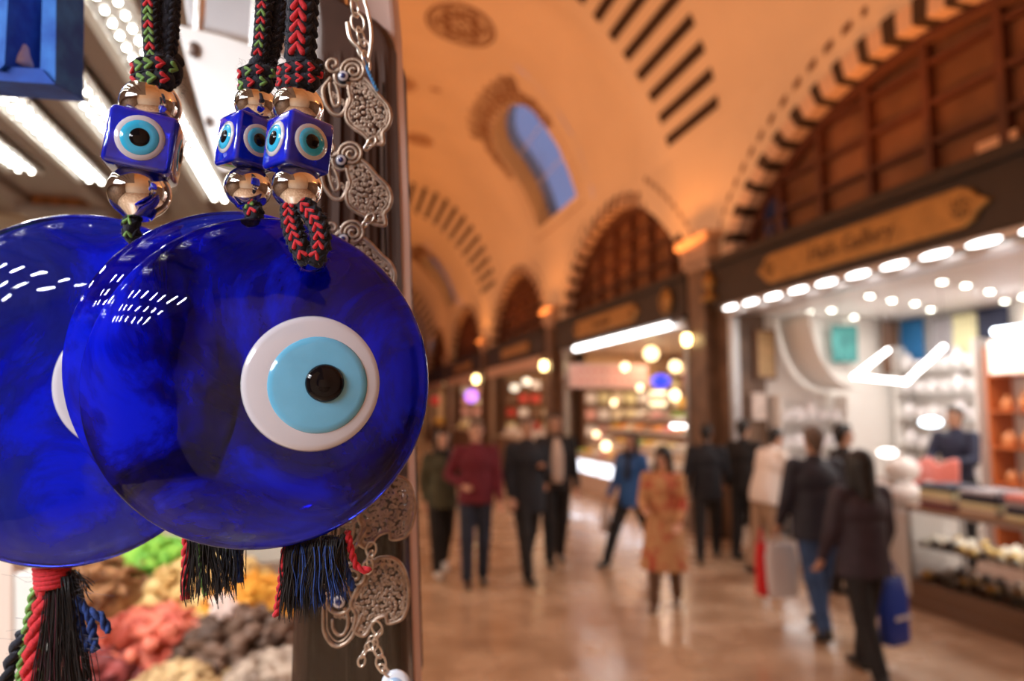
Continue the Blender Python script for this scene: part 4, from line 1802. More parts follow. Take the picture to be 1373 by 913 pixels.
r, hs = person(4.52, 8.15, 'person in a dark jacket with a tan shoulder strap walking away past the sweet shop', 1.70, 150, legs=((20, 5), (-20, 10)), arms=((15, 12, 30, 5), (-10, 12, 20, 0)),
               top=M_blk2, bottom=M_blk, skin=1, hem=0.80, bulk=1.05)
person(5.02, 8.10, 'person all in black standing at the left end of the big white shop', 1.72, 120, top=M_blk, bottom=M_blk, skin=1, legs=((4, 2), (-4, 6)))
person(4.80, 7.35, 'person in a white quilted jacket and beige trousers bending towards the shop', 1.66, 95, lean=16, legs=((6, 3), (-6, 8)), arms=((30, 10, 40, 10), (25, 10, 45, 10)),
       top=M_puff, bottom=M_khaki, skin=1, bulk=1.18, hem=0.82)
person(5.05, 6.3, 'dark haired person in dark clothes hidden behind the man with the plastic bags', 1.70, 80, top=M_blk, bottom=M_blk, skin=1, legs=((4, 2), (-4, 6)))
r, hs = person(3.96, 5.32, 'man in a dark navy jacket and blue jeans walking away with plastic bags', 1.72, 172, legs=((14, 4), (-12, 10)), arms=((4, 10, 15, 0), (6, 12, 20, 0)),
               top=M_navj, bottom=M_jeanl, skin=1, bulk=1.16, hem=0.80, hair=M_hairg)
man_hands = hs
r, hs = person(3.63, 4.38, 'woman with black hair in a dark plum jacket and black trousers walking away', 1.58, 176, legs=((16, 4), (-14, 10)), arms=((4, 10, 22, 0), (6, 12, 20, 0)),
               top=M_plumj, bottom=M_blk, longhair=True, bulk=1.14, hem=0.80, hairvol=1.12)
woman_hands = hs
# platform and shopkeeper behind the counter
t = MB()
t.b2((6.25, 5.4, 0.0), (7.1, 7.3, 0.18))
struct(t.build('trim_90', M_shelf))
r, hs = person(6.6, 6.45, 'shopkeeper in a navy pullover behind the counter folding a coral cloth', 1.70, -70, arms=((25, 10, 62, 38), (25, 10, 62, 38)), legs=((2, 2), (2, 2)),
               top=M_navy, bottom=M_blk, skin=1, z0=0.18, headturn=-10)
kh = (hs[0]+hs[1])/2
# coral cloth held by the shopkeeper, draped onto the counter
f = MB()
vs, fs = [], []
for i in range(13):
    for j in range(9):
        u, v = i/12-0.5, j/8
        vs.append((kh.x-0.06-0.12*v+0.03*math.sin(7*u), kh.y+0.62*u*(1+0.3*v), kh.z+0.02-0.42*v**1.4+0.035*math.sin(11*u+4*v)))
for i in range(12):
    for j in range(8):
        q = i*9+j
        fs.append((q, q+1, q+10, q+9))
f.add(vs, fs)
tag(f.build('coral_cloth', M_coral, smooth=True, solid=0.02), 'coral cloth held out by the shopkeeper over the counter', 'cloth')


def bag(top_p, wd, hg, dp, m, label, rz=0.0, stripe=None, name='shopping_bag', bottom=0.8):
    """bag hanging from a hand"""
    z0 = top_p.z-hg-0.10
    t = empty(name, (top_p.x, top_p.y, z0), label, 'bag')
    R = Matrix.Rotation(rz, 3, 'Z')
    n = 20
    vs, fs = [], []
    lv = [(0.0, bottom*0.92), (0.04, bottom), (0.35, bottom*1.04), (0.7, 0.9), (0.95, 0.72), (1.0, 0.70)]
    for (q, s_) in lv:
        for i in range(n):
            a = 2*PI*i/n
            cx = math.copysign(abs(math.cos(a))**0.5, math.cos(a))
            cy = math.copysign(abs(math.sin(a))**0.5, math.sin(a))
            p = R @ Vector((cx*wd/2*s_*(1+0.03*math.sin(5*a+9*q)), cy*dp/2*s_*(1.1-0.5*q), q*hg))
            vs.append(Vector((top_p.x, top_p.y, z0))+p)
    for j in range(len(lv)-1):
        for i in range(n):
            l = (i+1) % n
            fs.append((j*n+i, j*n+l, (j+1)*n+l, (j+1)*n+i))
    fs.append(tuple(reversed(range(n))))
    f = MB()
    f.add(vs, fs)
    if stripe:
        pass
    f.build('bag_body', m, t, smooth=True, solid=0.003)
    f = MB()
    for s_ in (-1, 1):
        a = R @ Vector((wd*0.22, s_*dp*0.22, 0))
        b = R @ Vector((-wd*0.22, s_*dp*0.22, 0))
        base = Vector((top_p.x, top_p.y, z0+hg-0.01))
        f.tube(catmull([base+a, Vector(top_p)+a*0.15, Vector(top_p)+b*0.15, base+b], 6), 0.006, 6)
    f.build('handle', m, t, smooth=True)
    if stripe:
        for s_ in (-1, 1):
            f = MB()
            for (w_, z, q) in stripe[1]:
                c = Vector((top_p.x, top_p.y, z0+hg*z))+R @ Vector((0, s_*(dp/2*1.02), 0))
                f.box(c, (wd*w_, 0.006, hg*q), M=R)
            f.build('print', stripe[0], t)
    return t


M_bagw = mat('white plastic bag', (0.72, 0.68, 0.68), 0.35)
M_bagr = mat('red plastic bag', (0.62, 0.02, 0.025), 0.35)
M_bagb = mat('blue paper bag', (0.01, 0.045, 0.36), 0.4)
mh = max(man_hands, key=lambda p: -p.x)
bag(mh+Vector((0.03, 0, 0.02)), 0.36, 0.44, 0.16, M_bagw, 'bulging white plastic bag hanging from the hand of the man in the navy jacket')
bag(mh+Vector((-0.13, 0.03, 0.03)), 0.10, 0.44, 0.14, M_bagr, 'narrow red plastic bag hanging just left of the white plastic bag')
wh = max(woman_hands, key=lambda p: p.x)
bag(wh+Vector((0.11, 0.0, 0.02)), 0.32, 0.46, 0.15, M_bagb, 'blue shopping bag hanging from the right hand of the woman in the plum jacket', stripe=(M_bagw, ((0.62, 0.42, 0.06),)), rz=0.3)
bag(blue_hand+Vector((0.0, 0, 0.02)), 0.26, 0.26, 0.12, mat('pale cloth bag', (0.62, 0.50, 0.44), 0.7), 'pale cloth bag carried by the woman in the royal blue vest', rz=1.0)

# ------------------------------------------------------------------ souvenir stall on the left: panel, ceiling, LED bars
ZC = 2.66
M_ceilp = mat('brown grey stall ceiling', (0.34, 0.27, 0.235), 0.5, noise=0.15, nscale=6)
M_alu = mat('bright aluminium profile', (0.78, 0.76, 0.74), 0.28, metal=0.85)
M_chan = mat('grey channel', (0.42, 0.40, 0.38), 0.35)
f = MB()
f.b2((-3.0, -1.7, ZC), (-0.22, 3.2, ZC+0.05))
struct(f.build('trim_70', M_ceilp))
f = MB()
f.b2((-3.0, 3.2, 0.0), (0.10, 3.28, 2.95))
struct(f.build('wall_stall', M_cream))
f = MB()
for k, x in enumerate((-1.5, -1.14, -0.87, -0.69, -0.51)):
    f.b2((x-0.03, -0.5, ZC-0.035), (x+0.03, 3.0, ZC))
struct(f.build('trim_71', mat('brown grey slat', (0.24, 0.17, 0.14), 0.45), bevel=0.004))
orange_box = MB()
a_, b_ = at(50, 246, Y=3.0), at(150, 290, Y=3.0)
t = empty('wooden_box', ((a_.x+b_.x)/2, 3.05, b_.z), 'orange brown wooden box under the stall ceiling behind the lamp bars', 'box')
orange_box.b2((a_.x, 2.9, b_.z), (b_.x, 3.15, a_.z))
orange_box.build('box_body', mat('orange brown wood', (0.55, 0.20, 0.05), 0.5, noise=0.3, nscale=5, wave=True), t, bevel=0.008)
orange_box = MB()
orange_box.b2((a_.x-0.02, 2.88, b_.z-0.03), (b_.x+0.02, 3.17, b_.z))
orange_box.build('shelf_board', M_ceilp, t)
names = ('leftmost', 'second from the left', 'third from the left', 'rightmost')
for k, (x, ye) in enumerate(((-0.96, 2.44), (-0.78, 2.50), (-0.60, 2.53), (-0.42, 2.62))):
    t = empty('led_bar', (x, 1.2, ZC-0.05), names[k]+' of the four parallel white LED bars under the stall ceiling', 'lamp')
    f = MB()
    f.b2((x-0.034, 0.2, ZC-0.040), (x+0.034, ye+0.03, ZC-0.02))
    f.build('channel', M_chan, t)
    f = MB()
    f.b2((x-0.060, 0.2, ZC-0.045), (x-0.036, ye+0.03, ZC))
    f.b2((x+0.036, 0.2, ZC-0.045), (x+0.046, ye+0.03, ZC))
    f.build('aluminium_profile', M_alu, t, bevel=0.003)
    f = MB()
    y = ye
    while y > 0.25:
        for dx in (-0.016, 0.016):
            f.ell((x+dx, y+(0.012 if dx > 0 else 0), ZC-0.044), (0.0048, 0.0065, 0.003), 8, 5)
        y -= 0.047
    o = f.build('led_dots', M_dots, t, smooth=True)
    o['kind'] = 'stuff'

# white perforated bracket and pale housing behind the cords
DB = 0.80
def quad_plate(pts, D, th):
    P = [at(x, y, D=D) for x, y in pts]
    n = len(P)
    f = MB()
    f.add(P+[p+FW*th for p in P], [tuple(range(n)), tuple(reversed(range(n, 2*n)))]+[(i, (i+1) % n, n+(i+1) % n, n+i) for i in range(n)])
    return f


p = at(300, 230, D=DB)
t = empty('metal_bracket', p, 'bright white metal bracket plate with screw holes behind the hanging cords', 'bracket')
quad_plate([(236, 32), (300, 48), (385, 76), (385, 190), (330, 225), (300, 231), (290, 225), (262, 128)], DB, 0.006).build('plate', mat('white lacquered metal', (0.92, 0.91, 0.90), 0.3), t, bevel=0.002)
for (x, y, r_) in ((260, 66, 0.007), (279, 162, 0.004)):
    f = MB()
    q = at(x, y, D=DB-0.003)
    f.ell(q, (r_, r_*0.5, r_*1.3), 12, 8)
    f.build('screw', mat('dark screw', (0.20, 0.15, 0.13), 0.4, metal=0.6), t, smooth=True)
f = quad_plate([(240, -40), (372, -40), (372, 60), (330, 52), (250, 34)], 0.92, 0.09)
tag(f.build('lamp_housing', mat('pale grey housing', (0.55, 0.53, 0.56), 0.4, noise=0.2, nscale=5), bevel=0.006), 'pale grey metal housing above the white bracket', 'housing')
f = MB()
f.b2(tuple(at(245, -30, D=0.95)), tuple(at(245, -30, D=0.95)+Vector((0.02, 0.02, ZC-at(245, -30, D=0.95).z))))
for xx in (262, 340):
    g_ = at(xx, 20, D=DB+0.003)
    g = MB()
    g.tube([at(xx, 75, D=DB+0.012), g_+FW*0.01, (g_.x, g_.y+0.02, ZC+0.01)], 0.006, 8)
    g.build('hanger', M_alu, t)
tag(f.build('support_rod', M_alu), 'thin aluminium rod from the ceiling to the grey housing', 'rod')

# blue painted niche souvenir, top left
DN = 0.46
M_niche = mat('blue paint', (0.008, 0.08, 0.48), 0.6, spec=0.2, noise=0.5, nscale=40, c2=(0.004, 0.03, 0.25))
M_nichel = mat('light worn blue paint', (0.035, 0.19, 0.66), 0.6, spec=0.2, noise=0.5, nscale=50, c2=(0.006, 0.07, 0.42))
p = at(30, 110, D=DN)
t = empty('niche_box', p, 'bright blue painted little niche box hanging in the top left corner', 'souvenir')
def slab(pts, d0, d1):
    """solid between a front outline at depth d0 and the same outline at depth d1"""
    f = MB()
    P = [at(x, y, D=d0) for x, y in pts]
    Q = [p_+FW*(d1-d0) for p_ in P]
    n = len(P)
    f.add(P+Q, [tuple(range(n)), tuple(reversed(range(n, 2*n)))]+[(i, (i+1) % n, n+(i+1) % n, n+i) for i in range(n)])
    return f


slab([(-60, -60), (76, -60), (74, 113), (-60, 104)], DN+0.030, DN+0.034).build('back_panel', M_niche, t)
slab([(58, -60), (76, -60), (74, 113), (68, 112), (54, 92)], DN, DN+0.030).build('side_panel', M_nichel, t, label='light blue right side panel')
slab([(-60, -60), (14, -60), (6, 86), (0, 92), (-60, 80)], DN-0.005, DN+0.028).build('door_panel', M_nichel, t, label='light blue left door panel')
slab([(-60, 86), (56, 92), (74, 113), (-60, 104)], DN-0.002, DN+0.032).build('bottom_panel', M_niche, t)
q = at(27, 90, D=DN+0.012)
fg_ = empty('figurine', q, 'tiny white robed figurine with a red cap standing inside the blue niche', 'figurine')
f = MB()
f.lathe(q, [(0, 0), (0.0075, 0), (0.0072, 0.004), (0.005, 0.010), (0.0042, 0.014), (0.0028, 0.016), (0, 0.017)], 14)
f.build('robe', mat('white glaze', (0.8, 0.72, 0.66), 0.4), fg_, smooth=True)
f = MB()
f.lathe(q+Vector((0, 0, 0.0155)), [(0, 0), (0.0028, 0), (0.002, 0.004), (0, 0.0045)], 12)
f.build('cap', M_coral, fg_, smooth=True)

# brown post wrapped in clear film
def postx(D):
    return D
DP = 0.435
M_post = mat('varnished dark brown wood', (0.075, 0.034, 0.022), 0.6, spec=0.15, noise=0.4, nscale=18, wave=False)
M_film = mat('clear plastic film', (0.9, 0.88, 0.86), 0.08, trans=1.0, ior=1.08, coat=1.0, bump=0.6, bscale=60)
zt, zb_ = -60, 990
def edge(y):
    """pixel x of the left and right edge of the post at image height y"""
    l = 425+(392-425)*(y/880.0)
    r_ = 528+(553-528)*(max(0, y-40)/870.0)
    return l, r_


t = empty('wooden_post', at(470, 990, D=DP+0.03), 'dark brown varnished wooden post wrapped in clear film between stall and hall', 'post')
f = MB()
rows = []
hts = [-60, -30, 0, 14, 28, 40, 52, 66, 100]+list(range(160, 1000, 60))
for y in hts:
    l, r_ = edge(y)
    r_ = {-60: 436, -30: 442, 0: 455, 14: 480, 28: 505, 40: 518, 52: 525, 66: 529}.get(y, r_)
    row = []
    # cross-section: flat front with rounded right edge and shallow flutes
    for k in range(25):
        u = k/24
        x = l+(r_-l)*u
        dd = 0.0
        if u > 0.9:
            dd = 0.014*((u-0.9)/0.1)**2
        if u < 0.1:
            dd = 0.010*((0.1-u)/0.1)**2
        dd += (0.0013*math.sin(u*34)+0.0008*math.sin(u*71+1))*(0.0 if y < 100 else 1.0)
        row.append(at(x, y, D=DP+dd))
    for u in (1.0, 0.5, 0.0):
        row.append(at(l+(r_-l)*u, y, D=DP+0.012)+FW*0.05)
    rows.append(row)
n = len(rows[0])
vs = [p_ for r__ in rows for p_ in r__]
fs = []
for j in range(len(rows)-1):
    for i in range(n):
        l_ = (i+1) % n
        fs.append((j*n+i, j*n+l_, (j+1)*n+l_, (j+1)*n+i))
fs.append(tuple(range(n)))
fs.append(tuple(reversed(range((len(rows)-1)*n, len(rows)*n))))
f.add(vs, fs)
f.build('post_body', M_post, t, smooth=False)
# folds of the film: thin glossy ridges running down the post
f = MB()
for (u, w_, y0, y1) in ((0.03, 0.0009, 640, 990), (0.17, 0.0007, 560, 990), (0.74, 0.0006, 600, 990), (0.84, 0.0008, 110, 990), (0.93, 0.0009, 90, 990), (0.45, 0.0005, 860, 990), (0.62, 0.0005, 820, 990)):
    pts = []
    for k in range(22):
        y = y0+(y1-y0)*k/21
        l, r_ = edge(y)
        pts.append(at(l+(r_-l)*u+2.2*math.sin(y*0.013+u*9), y, D=DP-0.001+(0.006 if u > 0.9 else 0)+0.0006*math.sin(y*0.05)))
    f.tube(pts, w_, 6)
f.build('film_fold', M_film, t, smooth=True)
f = MB()
for yy in range(0, 1):
    rows = []
    for y in range(640, 1000, 40):
        l, r_ = edge(y)
        rows.append([at(l+(r_-l)*k/12, y, D=DP-0.0035+0.0012*math.sin(k*2.1+y*0.02)+(0.008 if k == 12 else 0)) for k in range(13)])
    vs = [p_ for r__ in rows for p_ in r__]
    fs = [(j*13+i, j*13+i+1, (j+1)*13+i+1, (j+1)*13+i) for j in range(len(rows)-1) for i in range(12)]
    f.add(vs, fs)
f.build('film', M_film, t, smooth=True, solid=0.0003)
# pale board behind the post; its right strip is a highlight put in as colour
M_edge = mat('pale pinkish board', (0.62, 0.42, 0.36), 0.45)
f = slab([(455, -80), (520, -80), (530, 30), (541, 300), (549, 640), (560, 990), (520, 990), (500, 300)], DP+0.02, DP+0.05)
tag(f.build('edge_board', M_edge, bevel=0.003), 'pale pinkish board above the dark post, its right strip a painted highlight', 'board')

# ------------------------------------------------------------------ heaps of dried fruit and flowers
def heap(c, rx, ry, hz, csz, m, label, n=150, jit=0.25, kind=0):
    o = MB()
    o.ell((c[0], c[1], c[2]), (rx*0.9, ry*0.9, hz*0.85), 18, 10)
    for _ in range(n):
        a = random.uniform(0, 2*PI)
        r_ = math.sqrt(random.random())
        x, y = r_*math.cos(a), r_*math.sin(a)
        z = math.sqrt(max(0, 1-r_*r_))
        s_ = csz*random.uniform(0.6, 1.3)
        M = Matrix.Rotation(random.uniform(0, 3), 3, 'X') @ Matrix.Rotation(random.uniform(0, 3), 3, 'Z')
        p_ = (c[0]+x*rx, c[1]+y*ry, c[2]+z*hz*0.95)
        if kind == 0:
            o.ell(p_, (s_, s_*0.75, s_*0.5), 7, 5, M=M, jit=jit)
        elif kind == 1:   # flower heads: a few petals
            for q in range(5):
                M2 = M @ Matrix.Rotation(q*1.257, 3, 'Z')
                o.ell(Vector(p_)+M2 @ Vector((s_*0.6, 0, 0)), (s_*0.6, s_*0.3, s_*0.12), 6, 4, M=M2)
        else:
            o.ell(p_, (s_*1.3, s_*0.4, s_*0.3), 7, 5, M=M, jit=jit)
    ob = o.build('spice_heap', m, smooth=True)
    tag(ob, label, 'spices', None, 'stuff')
    return ob


def spm(n, c, c2):
    return mat(n, c, 0.65, c2=c2, nscale=22, detail=3, contrast=(0.4, 0.6))


H = [((214, 742), 1.9, 0.11, 0.020, spm('green dried fruit', (0.30, 0.55, 0.06), (0.10, 0.30, 0.02)), 'heap of bright green dried fruit at the top of the spice display', 0),
     ((120, 775), 1.75, 0.15, 0.022, spm('brown dried fruit', (0.38, 0.17, 0.06), (0.16, 0.06, 0.02)), 'heap of brown dried pieces right of the left tassel', 2),
     ((285, 775), 1.75, 0.15, 0.024, spm('ochre dried fruit', (0.72, 0.50, 0.20), (0.50, 0.28, 0.08)), 'heap of ochre yellow dried slices in the middle of the spice display', 0),
     ((205, 850), 1.55, 0.13, 0.026, spm('coral dried fruit', (0.75, 0.20, 0.12), (0.45, 0.07, 0.04)), 'heap of coral red dried fruit below the middle disc', 0),
     ((130, 905), 1.45, 0.12, 0.024, spm('dark red dried fruit', (0.32, 0.05, 0.04), (0.14, 0.02, 0.02)), 'heap of dark red dried fruit left of the tan heap', 0),
     ((318, 850), 1.55, 0.13, 0.024, spm('dark brown dried fruit', (0.20, 0.11, 0.07), (0.07, 0.035, 0.02)), 'heap of dark brown dried fruit beside the post', 0),
     ((335, 795), 1.68, 0.10, 0.022, spm('orange flowers', (0.85, 0.42, 0.05), (0.65, 0.25, 0.02)), 'heap of orange yellow dried flowers behind the dark brown heap', 1),
     ((250, 925), 1.40, 0.13, 0.022, spm('tan dried fruit', (0.62, 0.42, 0.20), (0.35, 0.20, 0.08)), 'heap of tan dried slices at the bottom edge', 0),
     ((372, 905), 1.42, 0.10, 0.022, spm('grey brown nuts', (0.45, 0.33, 0.24), (0.20, 0.13, 0.09)), 'heap of pale brown nuts at the foot of the post', 0),
     ((30, 870), 1.5, 0.12, 0.022, spm('tea leaves', (0.20, 0.12, 0.06), (0.06, 0.04, 0.02)), 'heap of dark tea leaves behind the left tassel', 2),
     ((160, 720), 2.1, 0.12, 0.022, spm('amber fruit', (0.60, 0.30, 0.08), (0.35, 0.14, 0.03)), 'heap of amber dried fruit behind the green heap', 0)]
for (px, py), D, r_, cs, m, lb, kd in H:
    c = at(px, py, D=D)
    heap((c.x, c.y, c.z-r_*0.55), r_*1.05, r_*0.95, r_*0.9, cs, m, lb, n=130, kind=kd)
# stepped wooden stand that carries the heaps
t = empty('spice_stand', (-0.45, 1.9, 0.0), 'stepped wooden stand under the heaps of dried fruit', 'stand')
for k, (y0, y1, z) in enumerate(((1.15, 1.55, 1.17), (1.55, 1.85, 1.28), (1.85, 2.2, 1.37), (2.2, 2.6, 1.36))):
    f = MB()
    f.b2((-1.2, y0, 0.0), (0.0, y1, z))
    f.build('step', M_beige if k < 3 else M_shelf, t, bevel=0.006)
# white flower and paper card
c = at(300, 812, D=1.5)
f = MB()
for q in range(7):
    M2 = Matrix.Rotation(q*0.9, 3, 'Y') @ Matrix.Rotation(0.5, 3, 'X')
    f.ell(c+M2 @ Vector((0.014, 0, 0)), (0.018, 0.008, 0.010), 8, 6, M=M2)
tag(f.build('dried_flower', mat('pinkish petal', (0.85, 0.66, 0.58), 0.6), smooth=True), 'single pale pink dried flower on the dark brown heap', 'flower')
f = slab([(18, 770), (70, 762), (80, 960), (20, 960)], 1.30, 1.31)
tag(f.build('paper_bag', mat('white paper', (0.75, 0.74, 0.70), 0.6), bevel=0.003), 'white paper card behind the left tassel', 'card')
f = slab([(-60, 720), (16, 720), (16, 960), (-60, 960)], 1.3, 1.34)
tag(f.build('side_board', mat('pale pinkish side board', (0.72, 0.58, 0.50), 0.6), bevel=0.003), 'pale board at the bottom left edge of the photo', 'board')

# ------------------------------------------------------------------ glass, yarn, bead materials
def glass_material(name, seed):
    m = bpy.data.materials.new(name)
    m.use_nodes = True
    nt = m.node_tree
    N, Lk = nt.nodes, nt.links
    out = N['Material Output']
    b = N['Principled BSDF']
    b.inputs['Base Color'].default_value = (0.03, 0.06, 0.92, 1)
    b.inputs['Transmission Weight'].default_value = 1.0
    b.inputs['Roughness'].default_value = 0.015
    b.inputs['IOR'].default_value = 1.5
    tc = N.new('ShaderNodeTexCoord')
    mp = N.new('ShaderNodeMapping')
    mp.inputs['Location'].default_value = (seed, seed*0.7, seed*1.3)
    Lk.new(tc.outputs['Object'], mp.inputs['Vector'])
    # cloudy swirls put into the colour for light passing through the glass
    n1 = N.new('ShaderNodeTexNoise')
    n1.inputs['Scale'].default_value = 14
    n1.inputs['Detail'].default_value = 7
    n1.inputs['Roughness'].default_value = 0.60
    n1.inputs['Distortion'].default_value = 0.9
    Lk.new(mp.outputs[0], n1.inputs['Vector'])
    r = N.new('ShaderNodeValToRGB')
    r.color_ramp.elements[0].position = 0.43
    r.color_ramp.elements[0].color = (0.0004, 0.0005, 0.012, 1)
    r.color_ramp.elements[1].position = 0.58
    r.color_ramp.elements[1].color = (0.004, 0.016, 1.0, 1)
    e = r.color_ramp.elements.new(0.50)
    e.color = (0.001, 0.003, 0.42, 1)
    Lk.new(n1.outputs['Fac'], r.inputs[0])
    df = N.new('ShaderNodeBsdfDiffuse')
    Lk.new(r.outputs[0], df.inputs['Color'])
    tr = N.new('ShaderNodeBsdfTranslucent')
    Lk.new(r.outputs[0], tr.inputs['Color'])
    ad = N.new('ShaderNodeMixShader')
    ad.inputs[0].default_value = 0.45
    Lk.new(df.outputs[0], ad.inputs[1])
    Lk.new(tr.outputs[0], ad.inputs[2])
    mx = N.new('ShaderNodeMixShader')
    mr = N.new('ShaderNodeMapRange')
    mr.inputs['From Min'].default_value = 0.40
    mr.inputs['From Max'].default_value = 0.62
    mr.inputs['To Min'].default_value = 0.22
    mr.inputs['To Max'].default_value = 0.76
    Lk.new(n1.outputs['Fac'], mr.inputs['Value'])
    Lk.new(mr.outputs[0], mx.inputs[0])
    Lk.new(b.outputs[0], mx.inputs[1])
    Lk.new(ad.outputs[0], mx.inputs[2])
    gl = N.new('ShaderNodeBsdfGlossy')
    gl.inputs['Roughness'].default_value = 0.02
    fr = N.new('ShaderNodeFresnel')
    fr.inputs['IOR'].default_value = 1.35
    m2 = N.new('ShaderNodeMixShader')
    # gloss of the outer surface over the patchy colour
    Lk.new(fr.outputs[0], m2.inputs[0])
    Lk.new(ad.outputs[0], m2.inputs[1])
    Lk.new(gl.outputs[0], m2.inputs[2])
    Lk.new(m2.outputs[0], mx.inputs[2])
    Lk.new(mx.outputs[0], out.inputs['Surface'])
    n3 = N.new('ShaderNodeTexNoise')
    n3.inputs['Scale'].default_value = 28
    n3.inputs['Detail'].default_value = 2
    Lk.new(mp.outputs[0], n3.inputs['Vector'])
    bp = N.new('ShaderNodeBump')
    bp.inputs['Strength'].default_value = 0.10
    bp.inputs['Distance'].default_value = 0.004
    Lk.new(n3.outputs['Fac'], bp.inputs['Height'])
    for q in (b, gl, fr):
        Lk.new(bp.outputs[0], q.inputs['Normal'])
    # tiny bubbles: none
    return m


M_eyew = mat('milky white glass', (0.56, 0.53, 0.58), 0.12, coat=1.0)
M_eyeb = mat('sky blue glass', (0.13, 0.43, 0.66), 0.10, coat=1.0, noise=0.12, nscale=60)
M_eyek = mat('black glass', (0.004, 0.003, 0.004), 0.05, spec=0.35)
M_beadblue = mat('cobalt bead glass', (0.006, 0.025, 0.80), 0.06, coat=1.0, c2=(0.002, 0.010, 0.42), nscale=90, trans=0.25)
M_beadcyan = mat('cyan bead ring', (0.03, 0.42, 0.70), 0.1, coat=1.0)
M_chrome = mat('silver bead', (0.86, 0.84, 0.83), 0.04, metal=1.0)
M_ynavy = mat('black navy yarn', (0.014, 0.015, 0.030), 0.9, sheen=0.08, c2=(0.004, 0.004, 0.007), nscale=900, bump=0.8, bscale=1500)
M_yred = mat('red yarn', (0.60, 0.018, 0.030), 0.85, sheen=0.1, noise=0.3, nscale=700, bump=0.8, bscale=1500)
M_ygreen = mat('green yarn', (0.20, 0.38, 0.10), 0.85, noise=0.4, nscale=700, bump=0.8, bscale=1500)
M_yblue = mat('blue yarn', (0.020, 0.055, 0.24), 0.85, noise=0.4, nscale=700, bump=0.8, bscale=1500)
M_ygrey = mat('grey green yarn', (0.09, 0.095, 0.075), 0.9, noise=0.5, nscale=500, bump=0.8, bscale=1500)
M_thread = mat('black thread', (0.018, 0.014, 0.014), 0.5, noise=0.3, nscale=400)
M_fuzz = mat('grey fuzz', (0.12, 0.11, 0.14), 0.8)
PXM = 0.298/FPX      # one photo pixel in metres at the focus plane


def fpt(x, y, D):
    return at(x, y, D=D)


def yarn(mb, pts, r, mi=0, twist=2, pitch=0.004, seg=6):
    """two ply yarn: plies winding round the path"""
    P = catmull(pts, 10)
    # resample by length
    Lc = [0]
    for i in range(len(P)-1):
        Lc.append(Lc[-1]+(P[i+1]-P[i]).length)
    n = max(12, int(Lc[-1]/(pitch/6)))
    n = min(n, 260)
    E = []
    j = 0
    for i in range(n+1):
        s_ = Lc[-1]*i/n
        while j < len(Lc)-2 and Lc[j+1] < s_:
            j += 1
        E.append((P[j].lerp(P[j+1], (s_-Lc[j])/max(1e-9, Lc[j+1]-Lc[j])), s_))
    for k in range(twist):
        out = []
        for i, (p_, s_) in enumerate(E):
            t_ = (E[min(i+1, n)][0]-E[max(i-1, 0)][0]).normalized()
            a = t_.cross(FW)
            if a.length < 1e-4:
                a = t_.cross(RT)
            a.normalize()
            b_ = t_.cross(a)
            ph = 2*PI*(s_/pitch+k/twist)
            out.append(p_+(a*math.cos(ph)+b_*math.sin(ph))*r*0.5)
        mb.tube(out, r*0.62, seg, mi)
    return mb


